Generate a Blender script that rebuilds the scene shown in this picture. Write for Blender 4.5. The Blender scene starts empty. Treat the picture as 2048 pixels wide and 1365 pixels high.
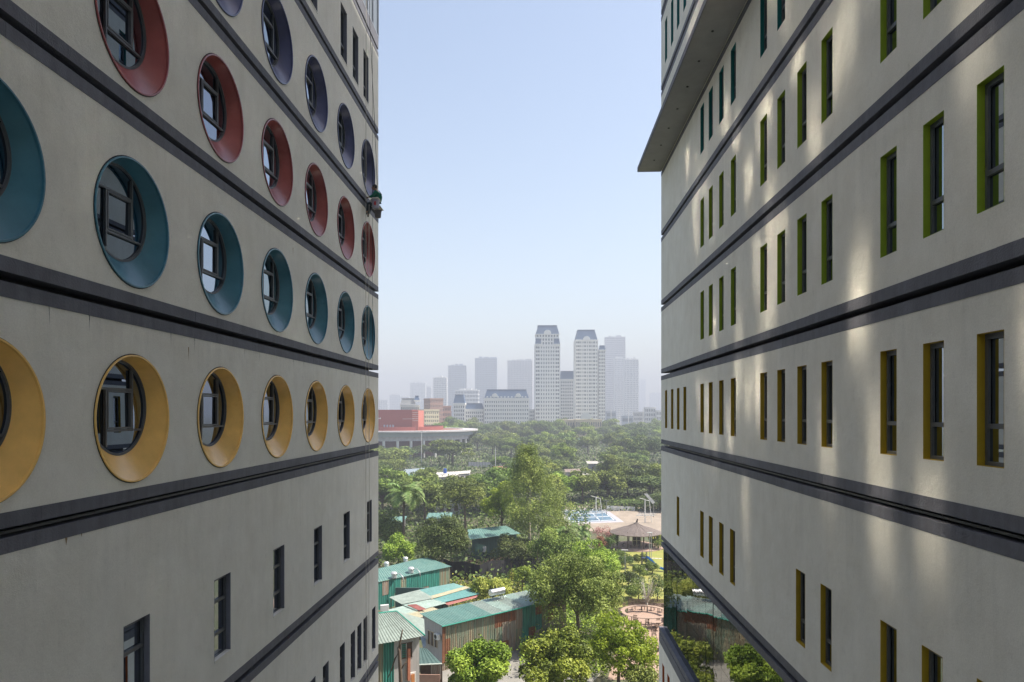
import bpy, bmesh, math, random
import numpy as np
from mathutils import Vector, Matrix

random.seed(7)
RNG = np.random.default_rng(11)
SC = bpy.context.scene
COL = SC.collection
R = math.radians

# ------------------------------------------------------------------ camera
EYE = 25.0                      # eye height above the ground, metres
FPX = 1400.0                    # focal length in pixels of a 2048 px frame
YAW = R(2.29)
cam_d = bpy.data.cameras.new('camera')
cam_d.sensor_width = 36.0
cam_d.lens = 36.0 * FPX / 2048.0
cam_d.shift_y = 144.0 / 2048.0
cam_d.clip_start = 0.1
cam_d.clip_end = 9000
cam = bpy.data.objects.new('camera', cam_d)
COL.objects.link(cam)
cam.location = (0, 0, EYE)
cam.rotation_euler = (R(90), 0, YAW)
SC.camera = cam

# ------------------------------------------------------------------ light
SUN_EL, SUN_AZ = R(56), R(9)     # azimuth counted from +X towards +Y
wld = bpy.data.worlds.new('World')
SC.world = wld
wld.use_nodes = True
wn = wld.node_tree.nodes
wl = wld.node_tree.links
for n in list(wn): wn.remove(n)
sky = wn.new('ShaderNodeTexSky')
sky.sky_type = 'NISHITA'
sky.sun_disc = False
sky.sun_elevation = SUN_EL
sky.sun_rotation = R(90) - SUN_AZ
sky.altitude = 20
sky.air_density = 1.1
sky.dust_density = 1.6
sky.ozone_density = 1.6
bg = wn.new('ShaderNodeBackground'); bg.inputs['Strength'].default_value = 0.106
wo = wn.new('ShaderNodeOutputWorld')
tint = wn.new('ShaderNodeVectorMath'); tint.operation = 'MULTIPLY'; tint.inputs[1].default_value = (1.02, .90, .80)
wl.new(sky.outputs[0], tint.inputs[0]); wl.new(tint.outputs[0], bg.inputs[0]); wl.new(bg.outputs[0], wo.inputs[0])
sd = bpy.data.lights.new('sun', 'SUN')
sd.energy = 3.5
sd.angle = R(0.53)
sd.color = (1.0, 0.93, 0.82)
sun = bpy.data.objects.new('sun', sd)
COL.objects.link(sun)
S_DIR = Vector((math.cos(SUN_EL)*math.cos(SUN_AZ), math.cos(SUN_EL)*math.sin(SUN_AZ), math.sin(SUN_EL)))
sun.location = S_DIR*300
sun.rotation_euler = S_DIR.to_track_quat('Z', 'Y').to_euler()

vs = SC.view_settings
vs.view_transform = 'Standard'; vs.look = 'None'; vs.gamma = 1.0; vs.use_curve_mapping = False
vs.exposure = 1.48
SC.render.engine = 'CYCLES'
cy = SC.cycles
cy.max_bounces = 7; cy.diffuse_bounces = 4; cy.glossy_bounces = 3; cy.transmission_bounces = 2
cy.volume_bounces = 0; cy.transparent_max_bounces = 4
cy.use_denoising = True
cy.caustics_reflective = True
cy.sample_clamp_indirect = 0.0
cy.blur_glossy = 0.0
cy.use_guiding = True; cy.use_surface_guiding = True; cy.guiding_training_samples = 128; cy.surface_guiding_probability = 0.6

# ------------------------------------------------------------------ helpers
def g2(px, D):
    """ground position of a direction px seen at depth D (metres along the view axis)"""
    xc = (px - 1024.0) / FPX * D
    return (xc*math.cos(YAW) - D*math.sin(YAW), xc*math.sin(YAW) + D*math.cos(YAW))
def gd(py, h=0.0):
    return FPX * (EYE - h) / (py - 826.5)
def zat(py, D):
    return EYE - (py - 826.5) * D / FPX

MAT = {}
def srgb(*c):
    return tuple(((v/255)/12.92 if v/255 <= 0.04045 else ((v/255+0.055)/1.055)**2.4) for v in c)
def newmat(name):
    m = bpy.data.materials.new(name); m.use_nodes = True
    return m, m.node_tree.nodes, m.node_tree.links, m.node_tree.nodes['Principled BSDF']
def mat(name, col, rough=0.7, var=0.12, scale=3.0, bump=0.0, bscale=40.0, metal=0.0, spec=0.5, stretch=None, streak=0.0, col2=None, island=0.0):
    """plain procedural material: base colour broken up by noise, optional fine relief and streaks"""
    if name in MAT: return MAT[name]
    m, N, L, P = newmat(name)
    tc = N.new('ShaderNodeTexCoord'); mp = N.new('ShaderNodeMapping')
    L.new(tc.outputs['Object'], mp.inputs[0])
    if stretch: mp.inputs['Scale'].default_value = stretch
    nz = N.new('ShaderNodeTexNoise'); nz.inputs['Scale'].default_value = scale
    nz.inputs['Detail'].default_value = 6; nz.inputs['Roughness'].default_value = 0.65
    L.new(mp.outputs[0], nz.inputs['Vector'])
    cr = N.new('ShaderNodeValToRGB')
    c = Vector(col[:3]); d = Vector(col2[:3]) if col2 else c*(1-var)
    e = c if col2 else c*(1+var)
    cr.color_ramp.elements[0].position = 0.32; cr.color_ramp.elements[1].position = 0.68
    cr.color_ramp.elements[0].color = (*d, 1); cr.color_ramp.elements[1].color = (*[min(v, 1) for v in e], 1)
    L.new(nz.outputs[0], cr.inputs[0])
    out = cr.outputs[0]
    if island:
        oi = N.new('ShaderNodeObjectInfo')
        hv = N.new('ShaderNodeHueSaturation')
        mr = N.new('ShaderNodeMapRange'); mr.inputs['To Min'].default_value = 1-island; mr.inputs['To Max'].default_value = 1+island
        L.new(oi.outputs['Random'], mr.inputs[0]); L.new(mr.outputs[0], hv.inputs['Value']); L.new(out, hv.inputs['Color'])
        out = hv.outputs[0]
    if streak:
        mp2 = N.new('ShaderNodeMapping'); mp2.inputs['Scale'].default_value = (6, 6, 0.35)
        L.new(tc.outputs['Object'], mp2.inputs[0])
        n2 = N.new('ShaderNodeTexNoise'); n2.inputs['Scale'].default_value = 1.2; n2.inputs['Detail'].default_value = 5
        L.new(mp2.outputs[0], n2.inputs['Vector'])
        mr2 = N.new('ShaderNodeMapRange'); mr2.inputs['From Min'].default_value = .35; mr2.inputs['From Max'].default_value = .65
        mr2.inputs['To Min'].default_value = 1-streak; mr2.inputs['To Max'].default_value = 1+streak*.3
        L.new(n2.outputs[0], mr2.inputs[0])
        mx = N.new('ShaderNodeVectorMath'); mx.operation = 'SCALE'
        L.new(out, mx.inputs[0]); L.new(mr2.outputs[0], mx.inputs['Scale'])
        out = mx.outputs[0]
    L.new(out, P.inputs['Base Color'])
    P.inputs['Roughness'].default_value = rough
    P.inputs['Metallic'].default_value = metal
    P.inputs['Specular IOR Level'].default_value = spec
    if bump:
        b = N.new('ShaderNodeBump'); b.inputs['Strength'].default_value = bump; b.inputs['Distance'].default_value = 0.02
        n3 = N.new('ShaderNodeTexNoise'); n3.inputs['Scale'].default_value = bscale; n3.inputs['Detail'].default_value = 4
        L.new(tc.outputs['Object'], n3.inputs['Vector']); L.new(n3.outputs[0], b.inputs['Height'])
        L.new(b.outputs[0], P.inputs['Normal'])
    MAT[name] = m
    return m

def glass(name, col, rough=0.02, ior=1.6, wave=0.0, wscale=1.0, spec=0.5, tint=None):
    m, N, L, P = newmat(name)
    P.inputs['Base Color'].default_value = (*col, 1)
    P.inputs['Roughness'].default_value = rough
    P.inputs['IOR'].default_value = ior
    P.inputs['Specular IOR Level'].default_value = spec
    if wave:
        tc = N.new('ShaderNodeTexCoord')
        n3 = N.new('ShaderNodeTexNoise'); n3.inputs['Scale'].default_value = wscale; n3.inputs['Detail'].default_value = 1
        b = N.new('ShaderNodeBump'); b.inputs['Strength'].default_value = 1.0; b.inputs['Distance'].default_value = wave
        L.new(tc.outputs['Object'], n3.inputs['Vector']); L.new(n3.outputs[0], b.inputs['Height']); L.new(b.outputs[0], P.inputs['Normal'])
    MAT[name] = m
    return m

MW = {}                         # world matrices kept by hand (no depsgraph updates)
def put(o, parent):
    if parent is not None:
        o.parent = parent
def thing(name, label, cat, loc=(0, 0, 0), rotz=0.0, group=None, kind=None):
    o = bpy.data.objects.new(name, None)
    o.empty_display_size = 0.3
    COL.objects.link(o)
    o.location = loc; o.rotation_euler = (0, 0, rotz)
    o['label'] = label; o['category'] = cat
    if group: o['group'] = group
    if kind: o['kind'] = kind
    MW[o.name] = Matrix.Translation(loc) @ Matrix.Rotation(rotz, 4, 'Z')
    return o
def tag(o, label, cat, group=None):
    o['label'] = label; o['category'] = cat
    if group: o['group'] = group
    return o

class MB:
    """collects shapes; build() links them as one mesh object"""
    def __init__(s): s.v = []; s.f = []; s.m = []
    def add(s, vs, fs, mi=0):
        n = len(s.v); s.v += [tuple(p) for p in vs]
        s.f += [tuple(i+n for i in f) for f in fs]; s.m += [mi]*len(fs)
        return s
    def quad(s, a, b, c, d, mi=0): return s.add([a, b, c, d], [(0, 1, 2, 3)], mi)
    def box(s, x0, x1, y0, y1, z0, z1, mi=0, rot=0.0, piv=None):
        vs = [(x, y, z) for z in (z0, z1) for y in (y0, y1) for x in (x0, x1)]
        if rot:
            px, py = piv if piv else ((x0+x1)/2, (y0+y1)/2)
            c, n = math.cos(rot), math.sin(rot)
            vs = [(px+(x-px)*c-(y-py)*n, py+(x-px)*n+(y-py)*c, z) for x, y, z in vs]
        return s.add(vs, [(0, 2, 3, 1), (4, 5, 7, 6), (0, 1, 5, 4), (2, 6, 7, 3), (0, 4, 6, 2), (1, 3, 7, 5)], mi)
    def tube(s, pts, rad, n=8, mi=0, caps=True):
        pts = [Vector(p) for p in pts]
        if not isinstance(rad, (list, tuple)): rad = [rad]*len(pts)
        base = len(s.v); ring = []
        for i, p in enumerate(pts):
            d = (pts[min(i+1, len(pts)-1)] - pts[max(i-1, 0)])
            d = d.normalized() if d.length > 1e-9 else Vector((0, 0, 1))
            a = Vector((0, 0, 1)) if abs(d.z) < 0.9 else Vector((1, 0, 0))
            u = d.cross(a).normalized(); w = d.cross(u)
            for k in range(n):
                t = 2*math.pi*k/n
                s.v.append(tuple(p + (u*math.cos(t)+w*math.sin(t))*rad[i]))
        for i in range(len(pts)-1):
            for k in range(n):
                a = base+i*n+k; b = base+i*n+(k+1) % n
                s.f.append((a, b, b+n, a+n)); s.m.append(mi)
        if caps:
            s.f.append(tuple(base+k for k in range(n))[::-1]); s.m.append(mi)
            e = base+(len(pts)-1)*n
            s.f.append(tuple(e+k for k in range(n))); s.m.append(mi)
        return s
    def ball(s, c, r, nu=10, nv=6, mi=0, jit=0.0):
        r = r if isinstance(r, (tuple, list)) else (r, r, r)
        vs = []
        for j in range(nv+1):
            ph = math.pi*j/nv
            for i in range(nu):
                th = 2*math.pi*i/nu
                q = 1+random.uniform(-jit, jit)
                vs.append((c[0]+r[0]*q*math.sin(ph)*math.cos(th), c[1]+r[1]*q*math.sin(ph)*math.sin(th), c[2]+r[2]*q*math.cos(ph)))
        fs = [(j*nu+i, (j+1)*nu+i, (j+1)*nu+(i+1) % nu, j*nu+(i+1) % nu) for j in range(nv) for i in range(nu)]
        return s.add(vs, fs, mi)
    def mesh(s, name, mats):
        me = bpy.data.meshes.new(name)
        me.from_pydata(s.v, [], s.f)
        for m in (mats if isinstance(mats, (list, tuple)) else [mats]): me.materials.append(m)
        if any(s.m): me.polygons.foreach_set('material_index', s.m)
        me.update()
        return me
    def build(s, name, mats, parent=None, smooth=False, loc=None, bevel=0.0):
        me = s.mesh(name, mats)
        bm = bmesh.new(); bm.from_mesh(me)
        bmesh.ops.remove_doubles(bm, verts=bm.verts, dist=1e-5)
        bmesh.ops.recalc_face_normals(bm, faces=bm.faces)
        bm.to_mesh(me); bm.free()
        if smooth: me.polygons.foreach_set('use_smooth', [True]*len(me.polygons))
        o = bpy.data.objects.new(name, me); COL.objects.link(o)
        if parent is not None: o.parent = parent
        if loc: o.location = loc
        if bevel:
            md = o.modifiers.new('bevel', 'BEVEL'); md.width = bevel; md.segments = 2; md.limit_method = 'ANGLE'
        return o
def copy_part(o, parent, loc=None, rot=None):
    c = o.copy(); COL.objects.link(c); c.parent = parent
    if loc is not None: c.location = loc
    if rot is not None: c.rotation_euler = rot
    for ch in list(o.children):
        d = ch.copy(); COL.objects.link(d); d.parent = c
    return c
def copy_thing(o, loc, rotz=0.0, label=None, scale=None):
    r = o.copy(); COL.objects.link(r); r.location = loc; r.rotation_euler = (0, 0, rotz)
    if scale: r.scale = scale if isinstance(scale, tuple) else (scale,)*3
    if label: r['label'] = label
    for ch in list(o.children): copy_part(ch, r)
    return r
def structure(o): o['kind'] = 'structure'; return o
def stuff(o): o['kind'] = 'stuff'; return o
# ------------------------------------------------------------------ materials of the two blocks
def plaster_mat():
    m, N, L, P = newmat('grey_plaster')
    tc = N.new('ShaderNodeTexCoord')
    def noise(sc, det, stretch=None, rough=.6):
        n = N.new('ShaderNodeTexNoise'); n.inputs['Scale'].default_value = sc; n.inputs['Detail'].default_value = det
        n.inputs['Roughness'].default_value = rough
        if stretch:
            mp = N.new('ShaderNodeMapping'); mp.inputs['Scale'].default_value = stretch
            L.new(tc.outputs['Object'], mp.inputs[0]); L.new(mp.outputs[0], n.inputs['Vector'])
        else: L.new(tc.outputs['Object'], n.inputs['Vector'])
        return n.outputs[0]
    def rng(v, a, b, lo=.3, hi=.7):
        r = N.new('ShaderNodeMapRange'); r.inputs['From Min'].default_value = lo; r.inputs['From Max'].default_value = hi
        r.inputs['To Min'].default_value = a; r.inputs['To Max'].default_value = b; L.new(v, r.inputs[0]); return r.outputs[0]
    def mul(a, b):
        x = N.new('ShaderNodeMath'); x.operation = 'MULTIPLY'; L.new(a, x.inputs[0]); L.new(b, x.inputs[1]); return x.outputs[0]
    v = mul(rng(noise(.8, 9, None, .72), .91, 1.05), rng(noise(1.6, 5, (1.3, 1, .5)), .95, 1.03))
    v = mul(v, rng(noise(34, 3), .93, 1.05))
    v = mul(v, rng(noise(3, 6, (1.6, 1, .8), .8), .88, 1.0, .30, .44))
    # rain marks that start under the bands and fade downwards
    sp = N.new('ShaderNodeSeparateXYZ'); L.new(tc.outputs['Generated'], sp.inputs[0])
    mk = rng(sp.outputs['Z'], 0.0, 1.0, .45, 1.0)
    st = rng(noise(1.0, 4, (5.5, 1, .28), .6), 0.0, 1.0, .47, .68)
    sx = N.new('ShaderNodeMath'); sx.operation = 'MULTIPLY_ADD'; sx.inputs[1].default_value = -.06; sx.inputs[2].default_value = 1.0
    L.new(mul(mk, st), sx.inputs[0]); v = mul(v, sx.outputs[0])
    cc = N.new('ShaderNodeValToRGB')
    cc.color_ramp.elements[0].color = (.79, .77, .70, 1); cc.color_ramp.elements[1].color = (.79, .775, .715, 1)
    cc.color_ramp.elements[0].position = .4; cc.color_ramp.elements[1].position = .6
    L.new(noise(.8, 3), cc.inputs[0])
    sc = N.new('ShaderNodeVectorMath'); sc.operation = 'SCALE'
    L.new(cc.outputs[0], sc.inputs[0]); L.new(v, sc.inputs['Scale']); L.new(sc.outputs[0], P.inputs['Base Color'])
    P.inputs['Roughness'].default_value = .88; P.inputs['Specular IOR Level'].default_value = .25
    b1 = N.new('ShaderNodeBump'); b1.inputs['Strength'].default_value = .35; b1.inputs['Distance'].default_value = .012
    L.new(noise(55, 4), b1.inputs['Height'])
    b2 = N.new('ShaderNodeBump'); b2.inputs['Strength'].default_value = .5; b2.inputs['Distance'].default_value = .02
    L.new(noise(4.5, 3), b2.inputs['Height']); L.new(b1.outputs[0], b2.inputs['Normal'])
    L.new(b2.outputs[0], P.inputs['Normal'])
    return m
PLASTER = plaster_mat()
BAND = mat('slate_band_paint', (.125, .128, .155), .75, .16, 1.6, .5, 30, streak=.14, island=.07)
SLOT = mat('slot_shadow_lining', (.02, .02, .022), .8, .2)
ALU = mat('dark_grey_aluminium', (.10, .108, .12), .45, .06, 4)
STEEL = mat('rail_steel', (.08, .085, .09), .45, .1, 4, metal=.5)
PANE = glass('window_glass', (.012, .018, .022), .012, 2.7)
PANE.node_tree.nodes['Principled BSDF'].inputs['Metallic'].default_value = 1; PANE.node_tree.nodes['Principled BSDF'].inputs['Base Color'].default_value = (.22, .26, .32, 1)
PANE2 = glass('slit_glass', (.012, .016, .018), .012, 2.7, wave=.0006, wscale=1.5); PANE2.node_tree.nodes['Principled BSDF'].inputs['Metallic'].default_value = 1; PANE2.node_tree.nodes['Principled BSDF'].inputs['Base Color'].default_value = (.34, .38, .42, 1)
REV = {
 'yellow': mat('yellow_paint', (.90, .56, .17), .27, .10, 1.6, .08, 9),
 'teal': mat('teal_paint', (.055, .19, .26), .3, .13, 1.6, .08, 9),
 'red': mat('red_paint', (.34, .085, .08), .3, .13, 1.6, .08, 9),
 'purple': mat('slate_purple_paint', (.085, .095, .20), .3, .13, 1.6, .08, 9),
}
JAMB = {
 'yellow': mat('mustard_reveal_paint', (.40, .27, .008), .6, .07),
 'green': mat('green_reveal_paint', (.26, .36, .014), .6, .07),
 'teal': mat('teal_reveal_paint', (.006, .17, .17), .6, .07),
 'orange': mat('orange_reveal_paint', (.55, .13, .02), .6, .07),
 'grey': mat('grey_reveal_paint', (.16, .165, .2), .6, .07),
}
XL, XR = 7.47, 6.26              # distance of the left / right wall plane from the eye line
END_L, END_R = 32.1, 36.45       # where the walls end
BACK = -22.0
def yl(z): return z - 0.30
def yr(z): return z + 0.25

def wall_strip(u0, u1, z0, z1, holes, th=0.37):
    """slab between two heights with round and rectangular openings"""
    mb = MB()
    us = [u0]
    holes = sorted(holes, key=lambda h: h['u'])
    cur = u0
    for h in holes:
        hw = h['r'] + .12 if h['t'] == 'c' else h['w']/2
        a, b = h['u']-hw, h['u']+hw
        if a > cur: mb.quad((cur, 0, z0), (a, 0, z0), (a, 0, z1), (cur, 0, z1))
        if h['t'] == 'r':
            mb.quad((a, 0, z0), (b, 0, z0), (b, 0, h['z0']), (a, 0, h['z0']))
            mb.quad((a, 0, h['z1']), (b, 0, h['z1']), (b, 0, z1), (a, 0, z1))
            for p, q in (((a, h['z0']), (b, h['z0'])), ((b, h['z0']), (b, h['z1'])), ((b, h['z1']), (a, h['z1'])), ((a, h['z1']), (a, h['z0']))):
                mb.quad((p[0], 0, p[1]), (q[0], 0, q[1]), (q[0], th, q[1]), (p[0], th, p[1]))
        else:
            n = 64; cz = h['z']; ci = []; ou = []
            for k in range(n):
                t = 2*math.pi*(k+.5)/n; c, s = math.cos(t), math.sin(t)
                ci.append((h['u']+h['r']*c, cz+h['r']*s))
                f = min(hw/abs(c) if abs(c) > 1e-6 else 1e9, ((z1-cz)/s if s > 0 else (z0-cz)/s) if abs(s) > 1e-6 else 1e9)
                ou.append((h['u']+f*c, cz+f*s))
            base = len(mb.v)
            for p in ci: mb.v.append((p[0], 0, p[1]))
            for p in ou: mb.v.append((p[0], 0, p[1]))
            for k in range(n):
                k2 = (k+1) % n
                mb.f.append((base+k, base+k2, base+n+k2, base+n+k)); mb.m.append(0)
            for (px, pz) in ((a, z0), (b, z0), (a, z1), (b, z1)):
                # fill the corner left between the ray fan and the cell's corner
                best = sorted(range(n), key=lambda k: (ou[k][0]-px)**2+(ou[k][1]-pz)**2)[:2]
                i, j = best
                if abs(ou[i][0]-ou[j][0]) > 1e-6 and abs(ou[i][1]-ou[j][1]) > 1e-6:
                    mb.add([(ou[i][0], 0, ou[i][1]), (ou[j][0], 0, ou[j][1]), (px, 0, pz)], [(0, 1, 2)])
        cur = b
    if cur < u1: mb.quad((cur, 0, z0), (u1, 0, z0), (u1, 0, z1), (cur, 0, z1))
    return mb
def slab_edges(mb, u0, u1, z0, z1, th=0.37):
    mb.quad((u0, 0, z0), (u1, 0, z0), (u1, th, z0), (u0, th, z0))
    mb.quad((u0, 0, z1), (u1, 0, z1), (u1, th, z1), (u0, th, z1))
    for u in (u0, u1): mb.quad((u, 0, z0), (u, th, z0), (u, th, z1), (u, 0, z1))

def round_window(colour, parent):
    """frame with children: reveal, trim, pane, casement"""
    r, rr, dz, d = .88, 1.17, .20, .29
    n = 56
    fr = MB()
    def ringbox(mb, r0, r1, y0, y1, cz=0.0, mi=0, n=56):
        b = len(mb.v)
        for k in range(n):
            t = 2*math.pi*k/n; c, s = math.cos(t), math.sin(t)
            for rad, y in ((r0, y0), (r1, y0), (r1, y1), (r0, y1)): mb.v.append((rad*c, y, cz+rad*s))
        for k in range(n):
            a, e = b+4*k, b+4*((k+1) % n)
            for i in range(4):
                j = (i+1) % 4
                mb.f.append((a+i, a+j, e+j, e+i)); mb.m.append(mi)
    ringbox(fr, r-.034, r+.005, d-.012, d+.05, dz)
    def bar(x0, x1, z0, z1, y0=None, y1=None): fr.box(x0, x1, d-.02 if y0 is None else y0, d+.03, z0, z1)
    def ch(x): return math.sqrt(max(0, (r-.05)**2-x*x))
    # local v measured from the opening's own centre; casement sits low of the disc's centre
    zt, zb = dz+.34, dz-.42
    xa, xb = -.40, .40
    # pinwheel: each bar runs from the ring to the bar it meets
    fr.box(xa-.02, xa+.02, d-.02, d+.03, dz-ch(abs(xa)+.03), zt-.02); fr.box(xb-.02, xb+.02, d-.02, d+.03, zb+.02, dz+ch(abs(xb)+.03))
    wt, wb = ch(abs(zt-dz)+.03), ch(abs(zb-dz)+.03)
    fr.box(-wt, xb-.02, d-.018, d+.03, zt-.02, zt+.02); fr.box(xa+.02, wb, d-.018, d+.03, zb-.02, zb+.02)
    f = fr.build('round_window', ALU, parent)
    cs = MB()
    e = .03
    x0, x1, z0, z1 = xa+.03, xb-.03, zb+.03, zt-.03
    cs.box(x0, x1, d-.024, d+.028, z1-e, z1); cs.box(x0, x1, d-.024, d+.028, z0, z0+e)
    cs.box(x0, x0+e, d-.024, d+.028, z0+e, z1-e); cs.box(x1-e, x1, d-.024, d+.028, z0+e, z1-e)
    cs.build('casement', ALU, f)
    pn = MB(); vs = [(r*math.cos(2*math.pi*k/n), d+.034, dz+r*math.sin(2*math.pi*k/n)) for k in range(n)]
    pn.add(vs, [tuple(range(n))])
    pn.build('pane', PANE, f)
    rv = MB()
    rings = []
    m = 8
    for i in range(m+1):
        t = i/m
        rad = rr*(1-t)+r*t; y = d*t; cz = dz*t
        for k in range(n):
            a = 2*math.pi*k/n
            rv.v.append((rad*math.cos(a), y, cz+rad*math.sin(a)))
    for i in range(m):
        for k in range(n):
            rv.f.append((i*n+k, i*n+(k+1) % n, (i+1)*n+(k+1) % n, (i+1)*n+k)); rv.m.append(0)
    o = rv.build('reveal', REV[colour], f, smooth=True)
    tr = MB(); ringbox(tr, rr-.028, rr, -.03, .012)
    tr.build('trim_ring', REV[colour], f)
    g = MB(); ringbox(g, rr, rr+.018, -.006, .02)
    g.build('gap_shadow_ring', SLOT, f)  # black ring painted in for the shadow of the gap
    f['label'] = 'round window with %s dished reveal' % {'purple': 'slate blue'}.get(colour, colour)
    return f
PANE_MES = []
def vary(win, rg=random.Random(31)):
    for ch in win.children:
        if ch.data.name.startswith('pane'):
            if not PANE_MES:
                for k, c in enumerate(((.22, .26, .32), (.17, .20, .25), (.30, .35, .42), (.20, .25, .28))):
                    m2 = PANE.copy(); m2.name = 'window_glass_%s' % 'abcd'[k]; m2.node_tree.nodes['Principled BSDF'].inputs['Base Color'].default_value = (*c, 1)
                    me = ch.data.copy(); me.materials[0] = m2; PANE_MES.append(me)
            ch.data = rg.choice(PANE_MES)
            ch.rotation_euler = (R(rg.gauss(0, .35)), 0, R(rg.gauss(0, .5)))

def slit_window(colour, w, h, parent, side=1, transoms=(.34,), depth=.11, sill=False):
    """frame with children: reveal, pane (sill)"""
    d = depth
    fr = MB(); e = .05
    x0, x1 = -w/2+.004, w/2-.004
    fr.box(x0, x0+e, d, d+.06, .004, h-.004); fr.box(x1-e, x1, d, d+.06, .004, h-.004)
    fr.box(x0+e, x1-e, d, d+.06, h-e, h-.004); fr.box(x0+e, x1-e, d, d+.06, .004, e+.01)
    xi = x0+e
    for t in transoms: fr.box(x0+e, x1-e, d-.01, d+.05, h*t-.035, h*t+.035)
    # opening sash in the upper light
    t = transoms[-1]; zb = h*t+.035; zt = h-e; s = .035
    fr.box(x0+e, x0+e+s, d-.012, d+.03, zb, zt); fr.box(x1-e-s, x1-e, d-.012, d+.03, zb, zt)
    fr.box(x0+e+s, x1-e-s, d-.012, d+.03, zt-s, zt)
    f = fr.build('slit_window', ALU, parent)
    pn = MB(); pn.quad((x0+e, d+.04, .06), (x1-e, d+.04, .06), (x1-e, d+.04, h-e), (x0+e, d+.04, h-e))
    pn.build('pane', PANE2, f)
    rv = MB(); g = .004
    a, b = -w/2+g, w/2-g
    rv.box(-w/2, a, -.002, .365, 0, h); rv.box(b, w/2, -.002, .365, 0, h)
    rv.box(a, b, -.002, .365, h-g, h); rv.box(a, b, -.002, .365, 0, g)
    rv.build('reveal', JAMB[colour], f)
    if sill:
        sl = MB(); sl.box(-w/2+.006, w/2-.006, -.012, d, .005, .045); sl.build('sill', PLASTER, f)
    return f

def facade(parent, u0, u1, slots, storeys, mirror=1, groove_end=None, rails=()):
    """storeys: list of (z0, z1, holes). slots: heights of the recessed joints (absolute)."""
    for (z0, z1, holes, top, bot) in storeys:
        wz0, wz1 = z0 + (.29 if bot else 0), z1 - (.29 if top else 0)
        mb = wall_strip(u0, u1, wz0, wz1, holes)
        slab_edges(mb, u0, u1, wz0, wz1)
        mb.build('wall', PLASTER, parent)
        e0, e1 = (u0-.006, u1) if mirror < 0 else (u0, u1+.006)
        for on, a, c in ((bot, z0+.07, z0+.29-.0005), (top, z1-.29+.0005, z1-.07)):
            u = e0
            while on and u < e1:
                w = min(random.choice((3.1, 3.6, 4.2)), e1-u)
                if e1-u-w < 1: w = e1-u
                q = random.uniform(-.0025, .0025); v = random.uniform(-.004, .004)
                b = MB(); b.box(u, u+w-.004, -.007+q, .37, a+(v if a > z0+1 else 0), c+(0 if a > z0+1 else v)); b.build('band', BAND, parent)
                u += w

Z = lambda h: h + EYE
# ------------------------------------------------------------------ left block: round windows
lab = 'tall grey plastered block on the left with rows of coloured round windows'
LB = thing('office_block', lab, 'building', (-XL, 0, 0), R(90))
cols = [yl(z) for z in (2.35, 5.87, 9.39, 12.91, 16.45, 19.97, 23.45, 27.0, 30.5)]
SL = [-11.4, -6.64, -1.68, 1.91, 5.54, 9.06, 12.85, 16.75]
def L_holes_round(z0, off=1.58): return [dict(t='c', u=u, z=Z(z0+off), r=1.17) for u in cols]
def L_rect(us, w, a, b): return [dict(t='r', u=u, w=w, z0=Z(a), z1=Z(b)) for u in us]
slitL = [yl(z) for z in (6.0, 9.5, 13.0, 16.5, 20.06, 23.6, 27.1, 30.7)]
slitT = [yl(z) for z in (12.2, 13.9, 15.6, 19.4, 21.2, 23.1, 26.7, 28.4, 30.1)]
slitG = [yl(z) for z in (19.6, 21.5, 23.0, 24.45, 26.5, 28.0, 29.0, 30.0, 31.5)]
facade(LB, BACK, END_L, SL, [
  (Z(-16.2), Z(SL[0]), L_rect([yl(24), yl(28), yl(31)], .7, -15.2, -13.2), True, False),
  (Z(SL[0]), Z(SL[1]), L_rect(slitG, .65, -10.72, -8.75), True, True),
  (Z(SL[1]), Z(SL[2]), L_rect(slitL, .85, -5.75, -3.84), True, True),
  (Z(SL[2]), Z(SL[3]), L_holes_round(SL[2]), True, True),
  (Z(SL[3]), Z(SL[4]), L_holes_round(SL[3]), True, True),
  (Z(SL[4]), Z(SL[5]), L_holes_round(SL[4]), True, True),
  (Z(SL[5]), Z(SL[6]), L_holes_round(SL[5], 1.60), True, True),
  (Z(SL[6]), Z(SL[7]), L_rect(slitT, .85, 13.40, 15.45), True, True),
])
g = MB(); g.box(BACK, END_L, 0, .3, 0.1, Z(-16.2)); g.build('base_wall', PLASTER, LB)
g = MB()
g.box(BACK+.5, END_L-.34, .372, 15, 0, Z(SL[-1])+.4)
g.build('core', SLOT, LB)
for i, h in enumerate(SL[2:3]):
    r_ = MB(); r_.box(BACK, END_L-.42, .10, .14, Z(h)-.035, Z(h)+.01)
    u = 4.0
    while u < END_L-1:
        r_.box(u, u+.012, .095, .1, Z(h)-.03, Z(h)+.04); u += 1.52
    r_.build('groove_rail', STEEL, LB)
for kind, zz, off in (('yellow', SL[2], 1.58), ('teal', SL[3], 1.58), ('red', SL[4], 1.58), ('purple', SL[5], 1.60)):
    first = None
    for u in cols:
        if first is None:
            first = round_window(kind, LB); first.location = (u, 0, Z(zz+off))
        else: vary(copy_part(first, LB, (u, 0, Z(zz+off))))
first = None
for u in slitL:
    if first is None: first = slit_window('grey', .85, 1.91, LB, transoms=(.3, .7), sill=True); first.location = (u, 0, Z(-5.75))
    else: copy_part(first, LB, (u, 0, Z(-5.75)))
first = None
for u, a in [(u, 13.40) for u in slitT] + [(u, -10.72) for u in slitG]:
    h = 2.05 if a > 0 else 1.97
    if first is None or (a < 0 and first['a'] > 0):
        first = slit_window('grey', .85 if a > 0 else .65, h, LB, transoms=(.33,) if a > 0 else (.3, .7), sill=True); first.location = (u, 0, Z(a)); first['a'] = a
    else: copy_part(first, LB, (u, 0, Z(a)))
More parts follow.
